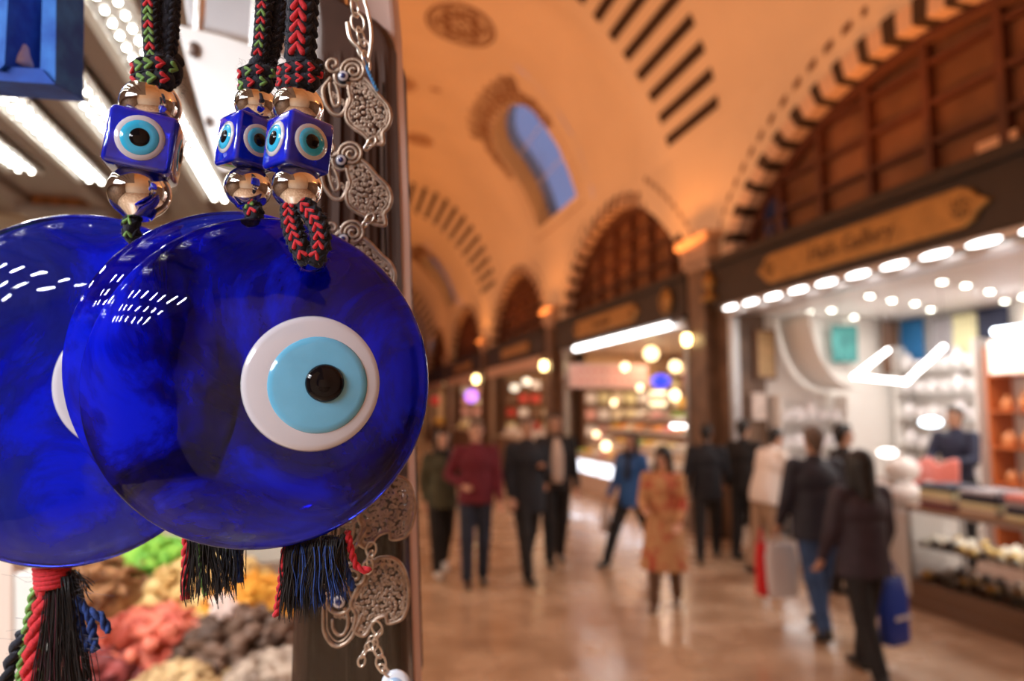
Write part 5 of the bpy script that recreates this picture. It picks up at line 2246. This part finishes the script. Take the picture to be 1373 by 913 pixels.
def cord_part(pts, r, root, stitch_m, name='cord', stitches=True, fuzz=True, side=0.0):
    """crocheted cord: dark knitted core with rows of coloured V stitches on the front"""
    P = catmull(pts, 12)
    Lc = [0]
    for i in range(len(P)-1):
        Lc.append(Lc[-1]+(P[i+1]-P[i]).length)
    n = int(Lc[-1]/0.0011)
    E = []
    j = 0
    for i in range(n+1):
        s_ = Lc[-1]*i/n
        while j < len(Lc)-2 and Lc[j+1] < s_:
            j += 1
        E.append(P[j].lerp(P[j+1], (s_-Lc[j])/max(1e-9, Lc[j+1]-Lc[j])))
    mb = MB()
    # core tube with knitted relief
    n_ = len(E)
    seg = 20
    vs, fs = [], []
    fr = []
    for i in range(n_):
        t_ = (E[min(i+1, n_-1)]-E[max(i-1, 0)]).normalized()
        x_ = t_.cross(FW)
        if x_.length < 1e-3:
            x_ = RT.copy()
        x_.normalize()
        y_ = x_.cross(t_).normalized()      # +-FW
        if y_.dot(FW) > 0:
            y_ = -y_
        fr.append((t_, x_, y_))
        for k in range(seg):
            a = 2*PI*k/seg
            rr = r*(0.92+0.07*math.sin(i*1.0+3*math.cos(a))+random.uniform(-0.05, 0.05))
            vs.append(E[i]+x_*math.cos(a)*rr+y_*math.sin(a)*rr)
    for i in range(n_-1):
        for k in range(seg):
            l_ = (k+1) % seg
            fs.append((i*seg+k, i*seg+l_, (i+1)*seg+l_, (i+1)*seg+k))
    fs.append(tuple(range(seg)))
    fs.append(tuple(range((n_-1)*seg, n_*seg)))
    mb.add(vs, fs)
    # V stitches of dark yarn at both sides
    step = max(3, int(r*0.85/0.0011))
    def vee(mb_, i, ang, sz, mi=0):
        t_, x_, y_ = fr[i]
        for s_ in (-1, 1):
            a0, a1 = ang, ang+s_*0.42
            p0 = E[i]+(x_*math.cos(a0)+y_*math.sin(a0))*r*0.90
            p1 = E[i]-t_*sz*1.4+(x_*math.cos(a1)+y_*math.sin(a1))*r*1.02 if False else E[i]+t_*sz*1.5+(x_*math.cos(a1)+y_*math.sin(a1))*r*0.93
            mb_.cap(p0, p1, sz*0.42, sz*0.62, seg=8, up=tuple(y_), mi=mi)
    for i in range(2, n_-5, step):
        for ang in (PI/2-1.05, PI/2+1.05):
            vee(mb, i, ang, r*0.36)
    core = mb.build(name, M_ynavy, root, smooth=True)
    if stitches:
        sb = MB()
        mi_ = 0
        for q, i in enumerate(range(2, n_-5, step)):
            vee(sb, i, PI/2+side, r*0.36, q % len(stitch_m))
        sb.build('coloured_stitches', stitch_m, core, smooth=True)['kind'] = 'stuff'
    if fuzz:
        fb = MB()
        for _ in range(int(n_*5)):
            i = random.randrange(n_)
            t_, x_, y_ = fr[i]
            a = random.uniform(0, 2*PI)
            d = (x_*math.cos(a)+y_*math.sin(a))
            p0 = E[i]+d*r*0.9
            p1 = p0+d*random.uniform(0.0004, 0.0014)+t_*random.uniform(-.0015, .0015)
            p2 = p1+d*random.uniform(0, 0.0010)+x_*random.uniform(-.001, .001)+t_*random.uniform(-.001, .001)
            fb.tube([p0, p1, p2], [0.00009, 0.00007, 0.00004], 3)
        o = fb.build('fuzz', M_fuzz, core, smooth=True)
        o['kind'] = 'stuff'
    return core


def knot_part(c, rx, rz, root, ms, seed):
    """cord wound twice round itself"""
    rnd = random.Random(seed)
    cr_ = rz*0.56
    pts = []
    for i in range(31):
        t_ = i/30
        a = 2*PI*1.9*t_+0.3
        pts.append(Vector(c)+RT*math.cos(a)*(rx-cr_)-FW*math.sin(a)*(rx-cr_)*0.75+Vector((0, 0, 1))*((t_-0.5)*rz*1.5+math.cos(a)*rz*0.22))
    o = cord_part(pts, cr_, root, ms, name='knot', fuzz=False)
    mb = MB()
    mb.cap(Vector(c)+Vector((0, 0, rz*0.8)), Vector(c)-Vector((0, 0, rz*0.9)), rx*0.55, rx*0.5)
    mb.build('knot_core', M_ynavy, o, smooth=True)
    fb = MB()
    for _ in range(70):
        a = rnd.uniform(0, 2*PI)
        p_ = Vector(c)+RT*math.cos(a)*rx*0.95-FW*math.sin(a)*rx*0.7+Vector((0, 0, 1))*rnd.uniform(-1, 1)*rz
        d = (p_-Vector(c)).normalized()
        fb.tube([p_, p_+d*0.0012+RT*rnd.uniform(-.001, .001), p_+d*0.0020+Vector((0, 0, rnd.uniform(-.0015, .0015)))], [0.00006, 0.00005, 0.00003], 3)
    fb.build('fuzz', M_fuzz, o)['kind'] = 'stuff'
    return o


def silver_bead(c, r, root):
    mb = MB()
    pr = [(r*0.32, r*0.86), (r*0.36, r*0.93), (r*0.45, r*0.88)]
    for k in range(1, 16):
        a = PI*k/16
        if r*math.sin(a) > r*0.45:
            pr.append((r*math.sin(a), r*0.92*math.cos(a)))
    pr += [(r*0.45, -r*0.88), (r*0.36, -r*0.93), (r*0.32, -r*0.86)]
    mb.lathe(c, pr, 32)
    return mb.build('silver_bead', M_chrome, root, smooth=True)


def cube_bead(c, w_, h_, yaw, roll, root):
    """glass cube bead with a small eye on every upright face"""
    R = Matrix.Rotation(roll, 3, FW) @ Matrix.Rotation(yaw, 3, 'Z')
    mb = MB()
    mb.box(c, (w_, w_, h_), M=R)
    o = mb.build('cube_bead', M_beadblue, root, smooth=True, bevel=w_*0.10)
    o.modifiers['bevel'].segments = 4
    for k in range(4):
        q = R @ Matrix.Rotation(k*PI/2, 3, 'Z')
        nrm = q @ Vector((0, -1, 0))
        if nrm.dot(FW) > 0.35:
            continue
        M = q @ Matrix.Rotation(PI/2, 3, 'X')
        e = MB()
        base = Vector(c)+nrm*(w_*0.5)
        s_ = w_*0.36
        e.lathe(base, [(s_, -0.0002), (s_*0.98, 0.00035), (s_*0.74, 0.0006), (0, 0.0006)], 28, 0, M=M)
        e.lathe(base, [(s_*0.78, 0.0004), (s_*0.75, 0.0008), (s_*0.5, 0.0010), (0, 0.0010)], 28, 1, M=M)
        e.lathe(base, [(s_*0.42, 0.0008), (s_*0.38, 0.0013), (s_*0.2, 0.0017), (0, 0.0018)], 24, 2, M=M)
        e.build('bead_eye', [M_eyew, M_beadcyan, M_eyek], o, smooth=True)
    return o


def boolean_hole(o, c, r, axis):
    bm = bmesh.new()
    bmesh.ops.create_cone(bm, cap_ends=True, segments=32, radius1=r, radius2=r, depth=0.2)
    me = bpy.data.meshes.new('c')
    bm.to_mesh(me)
    bm.free()
    cu = bpy.data.objects.new('c', me)
    col.objects.link(cu)
    cu.matrix_world = Matrix.Translation(c) @ Vector(axis).to_track_quat('Z', 'Y').to_matrix().to_4x4()
    md = o.modifiers.new('b', 'BOOLEAN')
    md.operation = 'DIFFERENCE'
    md.solver = 'EXACT'
    md.object = cu
    bpy.context.view_layer.update()
    dg = bpy.context.evaluated_depsgraph_get()
    nm = bpy.data.meshes.new_from_object(o.evaluated_get(dg))
    o.modifiers.clear()
    o.data = nm
    nm.polygons.foreach_set('use_smooth', [True]*len(nm.polygons))
    bpy.data.objects.remove(cu)
    return o


def amulet(label, D, cxy, rpx, hole, eye, eye_on, seed, yaw, cord, knot, beads, cube, stitch, extra_cords=()):
    """glass disc amulet; pixel measures are read off the photo, the disc stands at depth D"""
    s_ = D/FPX
    R = rpx*s_
    o3 = at(cxy[0], cxy[1], D=D)
    root = empty('evil_eye_amulet', o3-Vector((0, 0, R)), label, 'amulet')
    Rz = Matrix.Rotation(yaw, 3, 'Z')
    ax, ay, az = Rz @ RT, Vector((0, 0, 1)), Rz @ Vector((-FW.x, -FW.y, 0)).normalized()
    M = Matrix((ax, ay, az)).transposed()
    rnd = random.Random(seed)
    p1, p2 = rnd.uniform(0, 6), rnd.uniform(0, 6)

    def wob(t_):
        return 1+0.010*math.sin(2*t_+p1)+0.005*math.sin(3*t_+p2)
    prof = [(0, 0.0135), (0.2, 0.0134), (0.4, 0.0128), (0.58, 0.0116), (0.72, 0.0098), (0.83, 0.0074), (0.90, 0.0050), (0.94, 0.0030), (0.965, 0.0021), (0.985, 0.0014), (0.998, 0.0), (1.0, -0.0018),
            (0.995, -0.0036), (0.975, -0.0050), (0.93, -0.0056), (0.7, -0.0052), (0.4, -0.0048), (0, -0.0046)]
    pr = catmull([(r_*R, 0, z) for r_, z in prof], 4)
    mb = MB()
    hp = [(max(p_.x, 0), p_.z) for p_ in pr]
    mb.lathe(o3, hp, 128, M=M, wob=wob)
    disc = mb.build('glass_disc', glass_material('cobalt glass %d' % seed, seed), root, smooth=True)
    hl = o3+ax*((hole[0]-cxy[0])*s_)+ay*((cxy[1]-hole[1])*s_)
    boolean_hole(disc, hl, 0.0042, az)

    def front(px, py):
        dx, dy = (px-cxy[0])*s_, (cxy[1]-py)*s_
        q = math.hypot(dx, dy)/R
        z = 0.0
        for a, b in zip(prof, prof[1:]):
            if a[0] <= q <= b[0]:
                z = a[1]+(b[1]-a[1])*(q-a[0])/(b[0]-a[0])
                break
        return dx, dy, z
    if eye_on:
        dx, dy, z = front(eye[0], eye[1])
        q = math.hypot(dx, dy)/R
        base = o3+ax*dx+ay*dy+az*(z-0.0010)
        # the eye follows the dome: lean it outwards a little
        lean_ = Matrix.Rotation(0.13 if dx > 0 else 0.0, 3, ay)
        Me = lean_ @ M
        er = eye[2]*s_
        e = MB()
        e.lathe(base, [(er*0.97, -0.0012), (er, 0.0004), (er*0.97, 0.0015), (er*0.90, 0.0021), (er*0.6, 0.0028), (0, 0.0030)], 64, M=Me)
        e.build('eye_white', M_eyew, root, smooth=True)
        c2 = base+ax*(7*s_)-ay*(2*s_)
        e = MB()
        ir = er*0.715
        e.lathe(c2, [(ir*0.98, 0.0012), (ir, 0.0021), (ir*0.97, 0.0028), (ir*0.85, 0.0032), (ir*0.5, 0.0036), (0, 0.0038)], 64, M=Me)
        e.build('iris', M_eyeb, root, smooth=True)
        c3 = base+ax*(16*s_)-ay*(0*s_)
        e = MB()
        kr = er*0.272
        e.lathe(c3, [(kr*1.0, 0.0030), (kr*1.02, 0.0040), (kr*0.90, 0.0052), (kr*0.72, 0.0058), (kr*0.55, 0.0057), (kr*0.36, 0.0064), (0, 0.0070)], 40, M=Me)
        e.build('pupil', M_eyek, root, smooth=True)
    # hanging cord above the knot, two strands side by side
    for cpts, side in cord:
        cord_part([at(x, y, D=d_) for x, y, d_ in cpts], abs(side), root, stitch, stitches=(side < 0 or len(cord) == 1))
    kx, ky, kd, krx, krz = knot
    knot_part(at(kx, ky, D=kd), krx*s_, krz*s_, root, stitch, seed)
    for (x, y, d_, r_) in beads:
        silver_bead(at(x, y, D=d_), r_*s_, root)
    (x, y, d_, w_, h_, yw, rl) = cube
    cube_bead(at(x, y, D=d_), w_*s_, h_*s_, yw, rl, root)
    for cpts in extra_cords:
        cord_part([at(x, y, D=d_) for x, y, d_ in cpts], 0.0040, root, stitch)
    return root, disc, s_


def tassel(root, D, strands, threads, name='tassel'):
    """strands: (material, [(x, y)...], radius px); threads: (material, x0, x1, y0, y1, spread, n)"""
    s_ = D/FPX
    tr = None
    for i, (m, pts, rp) in enumerate(strands):
        mb = MB()
        yarn(mb, [at(x, y, D=D+dd) for x, y, dd in [(p_+(0.0,))[:3] if len(p_) == 2 else p_ for p_ in pts]], rp*s_, pitch=rp*s_*5)
        mb.build('yarn_strand', m, root, smooth=True)
    for (m, x0, x1, y0, y1, spread, n, lean_) in threads:
        mb = MB()
        for k in range(n):
            u = random.random()
            xa = x0+(x1-x0)*u
            da = random.uniform(-1, 1)*(x1-x0)*0.35*s_
            xb = xa+(u-0.5)*spread+lean_+random.gauss(0, 2.5)
            ye = y1+random.uniform(-16, 10)
            pts = []
            w0, w1 = random.uniform(-4, 4), random.uniform(-4, 4)
            for q in range(7):
                t_ = q/6
                pts.append(at(xa+(xb-xa)*t_**1.2+w0*math.sin(PI*t_)+w1*math.sin(2*PI*t_), y0+(ye-y0)*t_, D=D)+FW*(da*(1+0.5*t_)))
            mb.tube(pts, [random.uniform(0.00016, 0.00032)]*6+[0.00010], 4)
        mb.build('tassel_threads', m, root, smooth=True)['kind'] = 'stuff'


# front amulet
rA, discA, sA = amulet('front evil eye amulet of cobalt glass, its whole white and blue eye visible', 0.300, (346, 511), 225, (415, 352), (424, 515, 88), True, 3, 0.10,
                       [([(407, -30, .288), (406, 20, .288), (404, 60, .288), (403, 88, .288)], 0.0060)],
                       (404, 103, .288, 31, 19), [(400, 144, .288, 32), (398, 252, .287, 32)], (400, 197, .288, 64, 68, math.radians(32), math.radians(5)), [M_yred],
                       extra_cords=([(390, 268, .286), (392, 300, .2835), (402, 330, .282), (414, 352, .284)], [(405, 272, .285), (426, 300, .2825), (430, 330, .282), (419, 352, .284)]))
tassel(rA, 0.303, [(M_yred, [(383, 728), (379, 760), (374, 800), (370, 826)], 5), (M_yred, [(466, 712), (470, 735), (477, 757), (486, 764), (497, 763)], 5),
                   (M_yred, [(424, 726), (430, 740), (432, 752)], 4),
                   (M_yblue, [(450, 722), (460, 750), (470, 780), (474, 790)], 5), (M_yblue, [(420, 730), (424, 770), (432, 800), (428, 812)], 5), (M_yblue, [(410, 730), (414, 775), (418, 812)], 5)],
       [(M_thread, 384, 424, 725, 822, 12, 190, -2), (M_thread, 420, 464, 720, 786, 8, 170, -4), (M_yblue, 400, 450, 728, 804, 20, 130, 6)])
# middle amulet
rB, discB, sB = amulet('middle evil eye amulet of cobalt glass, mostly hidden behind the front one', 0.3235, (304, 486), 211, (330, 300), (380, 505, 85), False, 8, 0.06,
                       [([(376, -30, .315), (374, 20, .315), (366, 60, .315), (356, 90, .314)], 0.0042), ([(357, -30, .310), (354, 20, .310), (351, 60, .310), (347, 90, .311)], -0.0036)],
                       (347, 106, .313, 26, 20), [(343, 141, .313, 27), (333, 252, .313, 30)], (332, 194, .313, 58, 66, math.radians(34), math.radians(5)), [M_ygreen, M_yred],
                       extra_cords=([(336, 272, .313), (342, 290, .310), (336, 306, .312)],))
tassel(rB, 0.326, [(M_yred, [(251, 712), (249, 750), (248, 803)], 6), (M_ygreen, [(266, 715), (268, 760), (276, 798)], 4), (M_ygreen, [(300, 715), (306, 745)], 4), (M_yblue, [(318, 715), (320, 745), (322, 780)], 5)],
       [(M_thread, 254, 300, 712, 800, 22, 120, 6), (M_ynavy, 292, 324, 712, 785, 6, 70, 0)])
# left amulet
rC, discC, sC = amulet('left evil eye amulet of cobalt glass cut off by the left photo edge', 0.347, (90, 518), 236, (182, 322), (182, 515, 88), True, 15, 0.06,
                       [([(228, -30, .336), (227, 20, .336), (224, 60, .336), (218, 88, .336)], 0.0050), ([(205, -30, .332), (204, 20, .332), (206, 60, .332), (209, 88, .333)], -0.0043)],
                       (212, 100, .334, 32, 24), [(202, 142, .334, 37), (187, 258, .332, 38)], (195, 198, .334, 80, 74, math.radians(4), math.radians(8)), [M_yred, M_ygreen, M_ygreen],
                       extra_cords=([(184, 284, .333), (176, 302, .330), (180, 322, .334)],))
tassel(rC, 0.350, [(M_yred, [(66, 775), (62, 800), (50, 850), (40, 930)], 10), (M_yred, [(58, 772), (56, 800), (44, 850), (34, 930)], 9), (M_ygreen, [(46, 790), (38, 830), (32, 870), (24, 930)], 6), (M_ygreen, [(66, 800), (58, 860), (55, 930)], 4),
                   (M_yblue, [(102, 800), (116, 818), (134, 826), (146, 848)], 6), (M_yblue, [(104, 806), (120, 826), (124, 850), (128, 872)], 6), (M_yblue, [(98, 800), (108, 840), (120, 870)], 6),
                   (M_ynavy, [(30, 850), (16, 885), (4, 930)], 9)],
       [(M_thread, 66, 100, 770, 940, 46, 170, 4), (mat('wine thread', (0.10, 0.02, 0.035), 0.6), 60, 84, 780, 940, 24, 40, 0), (M_thread, 88, 104, 765, 800, 30, 30, 10)])
mb = MB()
for k in range(5):
    pts = [at(70, 759+k*6, D=0.350)+RT*math.cos(2*PI*i/18)*(21-k*0.5)*sC-FW*math.sin(2*PI*i/18)*15*sC+Vector((0, 0, math.cos(2*PI*i/18)*0.0008)) for i in range(18)]
    mb.tube(pts, 4.2*sC, 8, closed=True)
mb.ell(at(70, 770, D=0.350), (17*sC, 13*sC, 16*sC), 12, 8)
mb.build('binding', M_yred, rC, smooth=True, label='red yarn binding of the tassel')
mb = MB()
for _ in range(46):
    x, y = random.uniform(50, 105), random.uniform(755, 900)
    a = random.uniform(-0.7, 0.7)+(0 if x > 75 else PI)
    L_ = random.uniform(18, 60)
    mb.tube(catmull([at(x, y, D=0.349), at(x+L_*0.4*math.cos(a), y-L_*0.4*math.sin(a)+3, D=0.348), at(x+L_*math.cos(a), y-L_*0.3*math.sin(a)+random.uniform(-10, 18), D=0.347)], 4), 0.00006, 3)
mb.build('loose_hairs', M_fuzz, rC)['kind'] = 'stuff'

# ------------------------------------------------------------------ chain of filigree elephants
M_fil = mat('aged silver brass filigree', (0.50, 0.36, 0.27), 0.46, metal=0.75, noise=0.35, nscale=300)
M_link = mat('pale chain link', (0.72, 0.62, 0.52), 0.3, metal=0.9)


def inside(p, poly):
    c = False
    n = len(poly)
    for i in range(n):
        a, b = poly[i], poly[(i+1) % n]
        if (a[1] > p[1]) != (b[1] > p[1]) and p[0] < (b[0]-a[0])*(p[1]-a[1])/(b[1]-a[1])+a[0]:
            c = not c
    return c


def spiral(c, r, turns, a0, n=26):
    return [(c[0]+r*(1-0.85*k/n)*math.cos(a0+2*PI*turns*k/n), c[1]+r*(1-0.85*k/n)*math.sin(a0+2*PI*turns*k/n)) for k in range(n+1)]


def elephant(root, cx, cy, D, rot, sc_, seed, tilted=False):
    """filigree elephant plate; design drawn in pixels of the lowest elephant, origin at its middle"""
    rnd = random.Random(seed)
    body = [(8, -30), (22, -52), (42, -56), (58, -46), (66, -22), (65, 6), (58, 24), (50, 30), (36, 32), (33, 22), (18, 28), (4, 46), (-10, 38), (-6, 18), (-12, 4), (-6, -10)]
    trunk_o = [(-48, -6), (-50, 18), (-50, 38), (-42, 54), (-30, 58), (-16, 50), (-6, 34), (2, 18)]
    trunk_i = [(-38, 22), (-38, 34), (-32, 43), (-24, 42), (-18, 30), (-18, 14), (-24, 4)]
    eye_c, ears = (-27, -2), (((-5, -34), 21, 2.1, 1.9, 40, 2.6), ((-44, -18), 13, 1.7, 0.4, 30, 2.2))
    if tilted:
        body = [(-12, -22), (0, -30), (14, -20), (28, -2), (40, 12), (44, 27), (40, 40), (33, 48), (33, 63), (17, 60), (7, 50), (-4, 43), (-14, 33), (-16, 19), (-10, 5), (-12, -8)]
        trunk_o = [(-36, -26), (-44, -16), (-47, -8), (-44, 8), (-34, 22), (-23, 24), (-16, 15), (-12, 2)]
        trunk_i = [(-38, -20), (-37, -6), (-32, 12), (-25, 8), (-27, -9), (-32, -20)]
        eye_c, ears = (-19, -27), (((-6, -35), 18, 2.6, 1.9, 44, 2.4), ((-33, -44), 12, 1.3, 0.4, 26, 2.2))
    cr, sr = math.cos(rot), math.sin(rot)

    def T(p, dd=0.0):
        x, y = p[0]*sc_, p[1]*sc_
        return at(cx+x*cr-y*sr, cy+x*sr+y*cr, D=D+dd)
    s_ = D/FPX*sc_
    g = MB()

    def wire(pts, wpx, closed=False, dd=0.0):
        g.tube([T(p, dd) for p in pts], wpx*s_, 6, closed=closed, flat=1.0)
    bc = catmull([(x, y, 0) for x, y in body], 5, closed=True)
    bpoly = [(p.x, p.y) for p in bc]
    wire(bpoly, 2.8, True)
    mx_, my_ = sum(p[0] for p in bpoly)/len(bpoly), sum(p[1] for p in bpoly)/len(bpoly)
    wire([(mx_+(p[0]-mx_)*0.86, my_+(p[1]-my_)*0.86) for p in bpoly], 1.4, True)
    for pts, w_ in ((trunk_o, 2.8), (trunk_i, 2.2)):
        wire([(p.x, p.y) for p in catmull([(x, y, 0) for x, y in pts], 6)], w_)
    if not tilted:
        wire([(p.x, p.y) for p in catmull([(-44, -4, 0), (-45, 18, 0), (-45, 36, 0), (-38, 49, 0), (-29, 52, 0), (-18, 44, 0), (-10, 30, 0)], 6)], 1.2)
    # head ring, ear and brow spirals
    er_ = 0.72 if tilted else 1.0
    wire([(eye_c[0]+er_*17*math.cos(a*PI/12), eye_c[1]+er_*17*math.sin(a*PI/12)) for a in range(24)], 2.4, True)
    for (c_, r_, tn_, a0_, n_, w_) in ears:
        wire(spiral(c_, r_, tn_, a0_, n_), w_, dd=-0.0008)
    # scrolls filling the body
    pts = []
    for _ in range(5000):
        p = (rnd.uniform(-16, 68), rnd.uniform(-58, 64))
        r_ = rnd.uniform(2.0, 4.4)
        ok = all(inside((p[0]+0.7*r_*math.cos(a), p[1]+0.7*r_*math.sin(a)), bpoly) for a in (0, 1.57, 3.14, 4.71)) and all(math.hypot(p[0]-q[0], p[1]-q[1]) > (r_+q[2])*0.84 for q in pts)
        if ok:
            pts.append((p[0], p[1], r_))
    for (x, y, r_) in pts:
        wire(spiral((x, y), r_, 1.2, rnd.uniform(0, 6), 12), 1.35)
    for k in range(5):
        a = 0.5+k*0.5
        wire(spiral((-34+k*4, -4+k*3.5) if tilted else (-32+k*7, 16+k*3), 4, 1.3, a*2, 12), 1.1)
    plate = g.build('elephant_plate', M_fil, root, smooth=True)
    # bead eye
    M = Matrix((RT, UP, -FW)).transposed()
    base = T(eye_c, -0.0012)
    s_ *= 0.8 if tilted else 1.0
    for i, (r_, h0, h1, m, nm) in enumerate(((11, -0.0012, 0.0012, M_ynavy, 'bead_rim'), (8.5, 0.001, 0.0018, M_eyew, 'bead_white'), (4.6, 0.0016, 0.0024, mat('deep blue bead', (0.01, 0.02, 0.12), 0.1, coat=1.0), 'bead_pupil'))):
        e = MB()
        e.lathe(base, [(r_*s_, h0), (r_*s_, (h0+h1)/2), (r_*s_*0.8, h1), (0, h1+0.0003)], 20, M=M)
        e.build(nm, m, plate, smooth=True)
    return T


def links(root, pts, D, rpx, n):
    P = catmull([(x, y, 0) for x, y in pts], 10)
    for k in range(n):
        t_ = (k+0.5)/n*(len(P)-1)
        i = int(t_)
        c = P[i].lerp(P[min(i+1, len(P)-1)], t_-i)
        d = (P[min(i+1, len(P)-1)]-P[max(i-1, 0)]).normalized()
        s_ = D/FPX
        c3 = at(c.x, c.y, D=D-0.001)
        dv = (RT*d.x-UP*d.y).normalized()
        sv = (dv.cross(FW)) if k % 2 == 0 else (dv.cross(FW)*0.35+FW*0.94)
        mb = MB()
        mb.tube([c3+dv*math.cos(a*PI/8)*rpx*1.45*s_+sv*math.sin(a*PI/8)*rpx*0.95*s_ for a in range(16)], 1.5*s_, 6, closed=True)
        mb.build('chain_link', M_link, root, smooth=True)


DE = 0.372
t = empty('elephant_chain', at(490, 913, D=DE), 'hanging chain of filigree metal elephants with little eye beads in front of the dark post', 'ornament')
elephant(t, 480, 130, DE, 0.0, 1.0, 1, True)
elephant(t, 479, 241, DE, math.radians(-4), 1.0, 2, True)
elephant(t, 483, 346, DE, math.radians(-6), 1.0, 3, True)
elephant(t, 492, 690, DE, math.radians(4), 0.95, 4)
elephant(t, 482, 806, DE, math.radians(-4), 1.0, 5)
links(t, [(500, 188), (492, 198)], DE, 5, 2)
links(t, [(498, 290), (488, 302)], DE, 5, 2)
links(t, [(505, 400), (502, 520), (500, 650)], DE, 7, 14)
links(t, [(498, 732), (496, 748), (492, 764)], DE, 7, 3)
links(t, [(504, 838), (507, 850), (500, 862), (508, 876), (512, 895)], DE, 7, 5)
links(t, [(498, 862), (488, 876), (484, 890)], DE, 5, 3)
links(t, [(478, -20), (476, 10), (482, 40), (488, 66), (492, 86)], DE, 9, 6)
mb = MB()
mb.tube(catmull([at(466, 30, D=DE-.001), at(470, 52, D=DE-.002), at(482, 66, D=DE-.002), at(492, 84, D=DE-.001)], 8), 0.0011, 8)
mb.tube(catmull([at(480, -30, D=DE-.001), at(494, 20, D=DE-.001), at(498, 50, D=DE-.001), at(494, 80, D=DE-.001)], 8), 0.0009, 8)
mb.build('hook', M_link, t, smooth=True)
mb = MB()
yarn(mb, [at(488, 78, D=DE-.002), at(494, 96, D=DE-.003), at(501, 112, D=DE-.003), at(506, 122, D=DE-.002)], 0.0009)
mb.build('blue_thread', mat('light blue thread', (0.08, 0.28, 0.60), 0.7), t, smooth=True)
# small flat eye charm at the lower end
M_ = Matrix((RT, UP, -FW)).transposed()
base = at(531, 917, D=DE)
for r_, h0, m, nm in ((20, 0.0, mat('pale blue white glass', (0.72, 0.76, 0.84), 0.12, coat=1.0), 'charm_disc'), (12, 0.0012, mat('soft blue glass', (0.35, 0.50, 0.72), 0.12, coat=1.0), 'charm_iris')):
    e = MB()
    e.lathe(base, [(0, h0-0.001), (r_*DE/FPX, h0), (r_*DE/FPX*0.95, h0+0.0012), (r_*DE/FPX*0.7, h0+0.0022), (0, h0+0.0026)], 32, M=M_)
    e.build(nm, m, t, smooth=True)
links(t, [(512, 895), (520, 903)], DE, 5, 2)
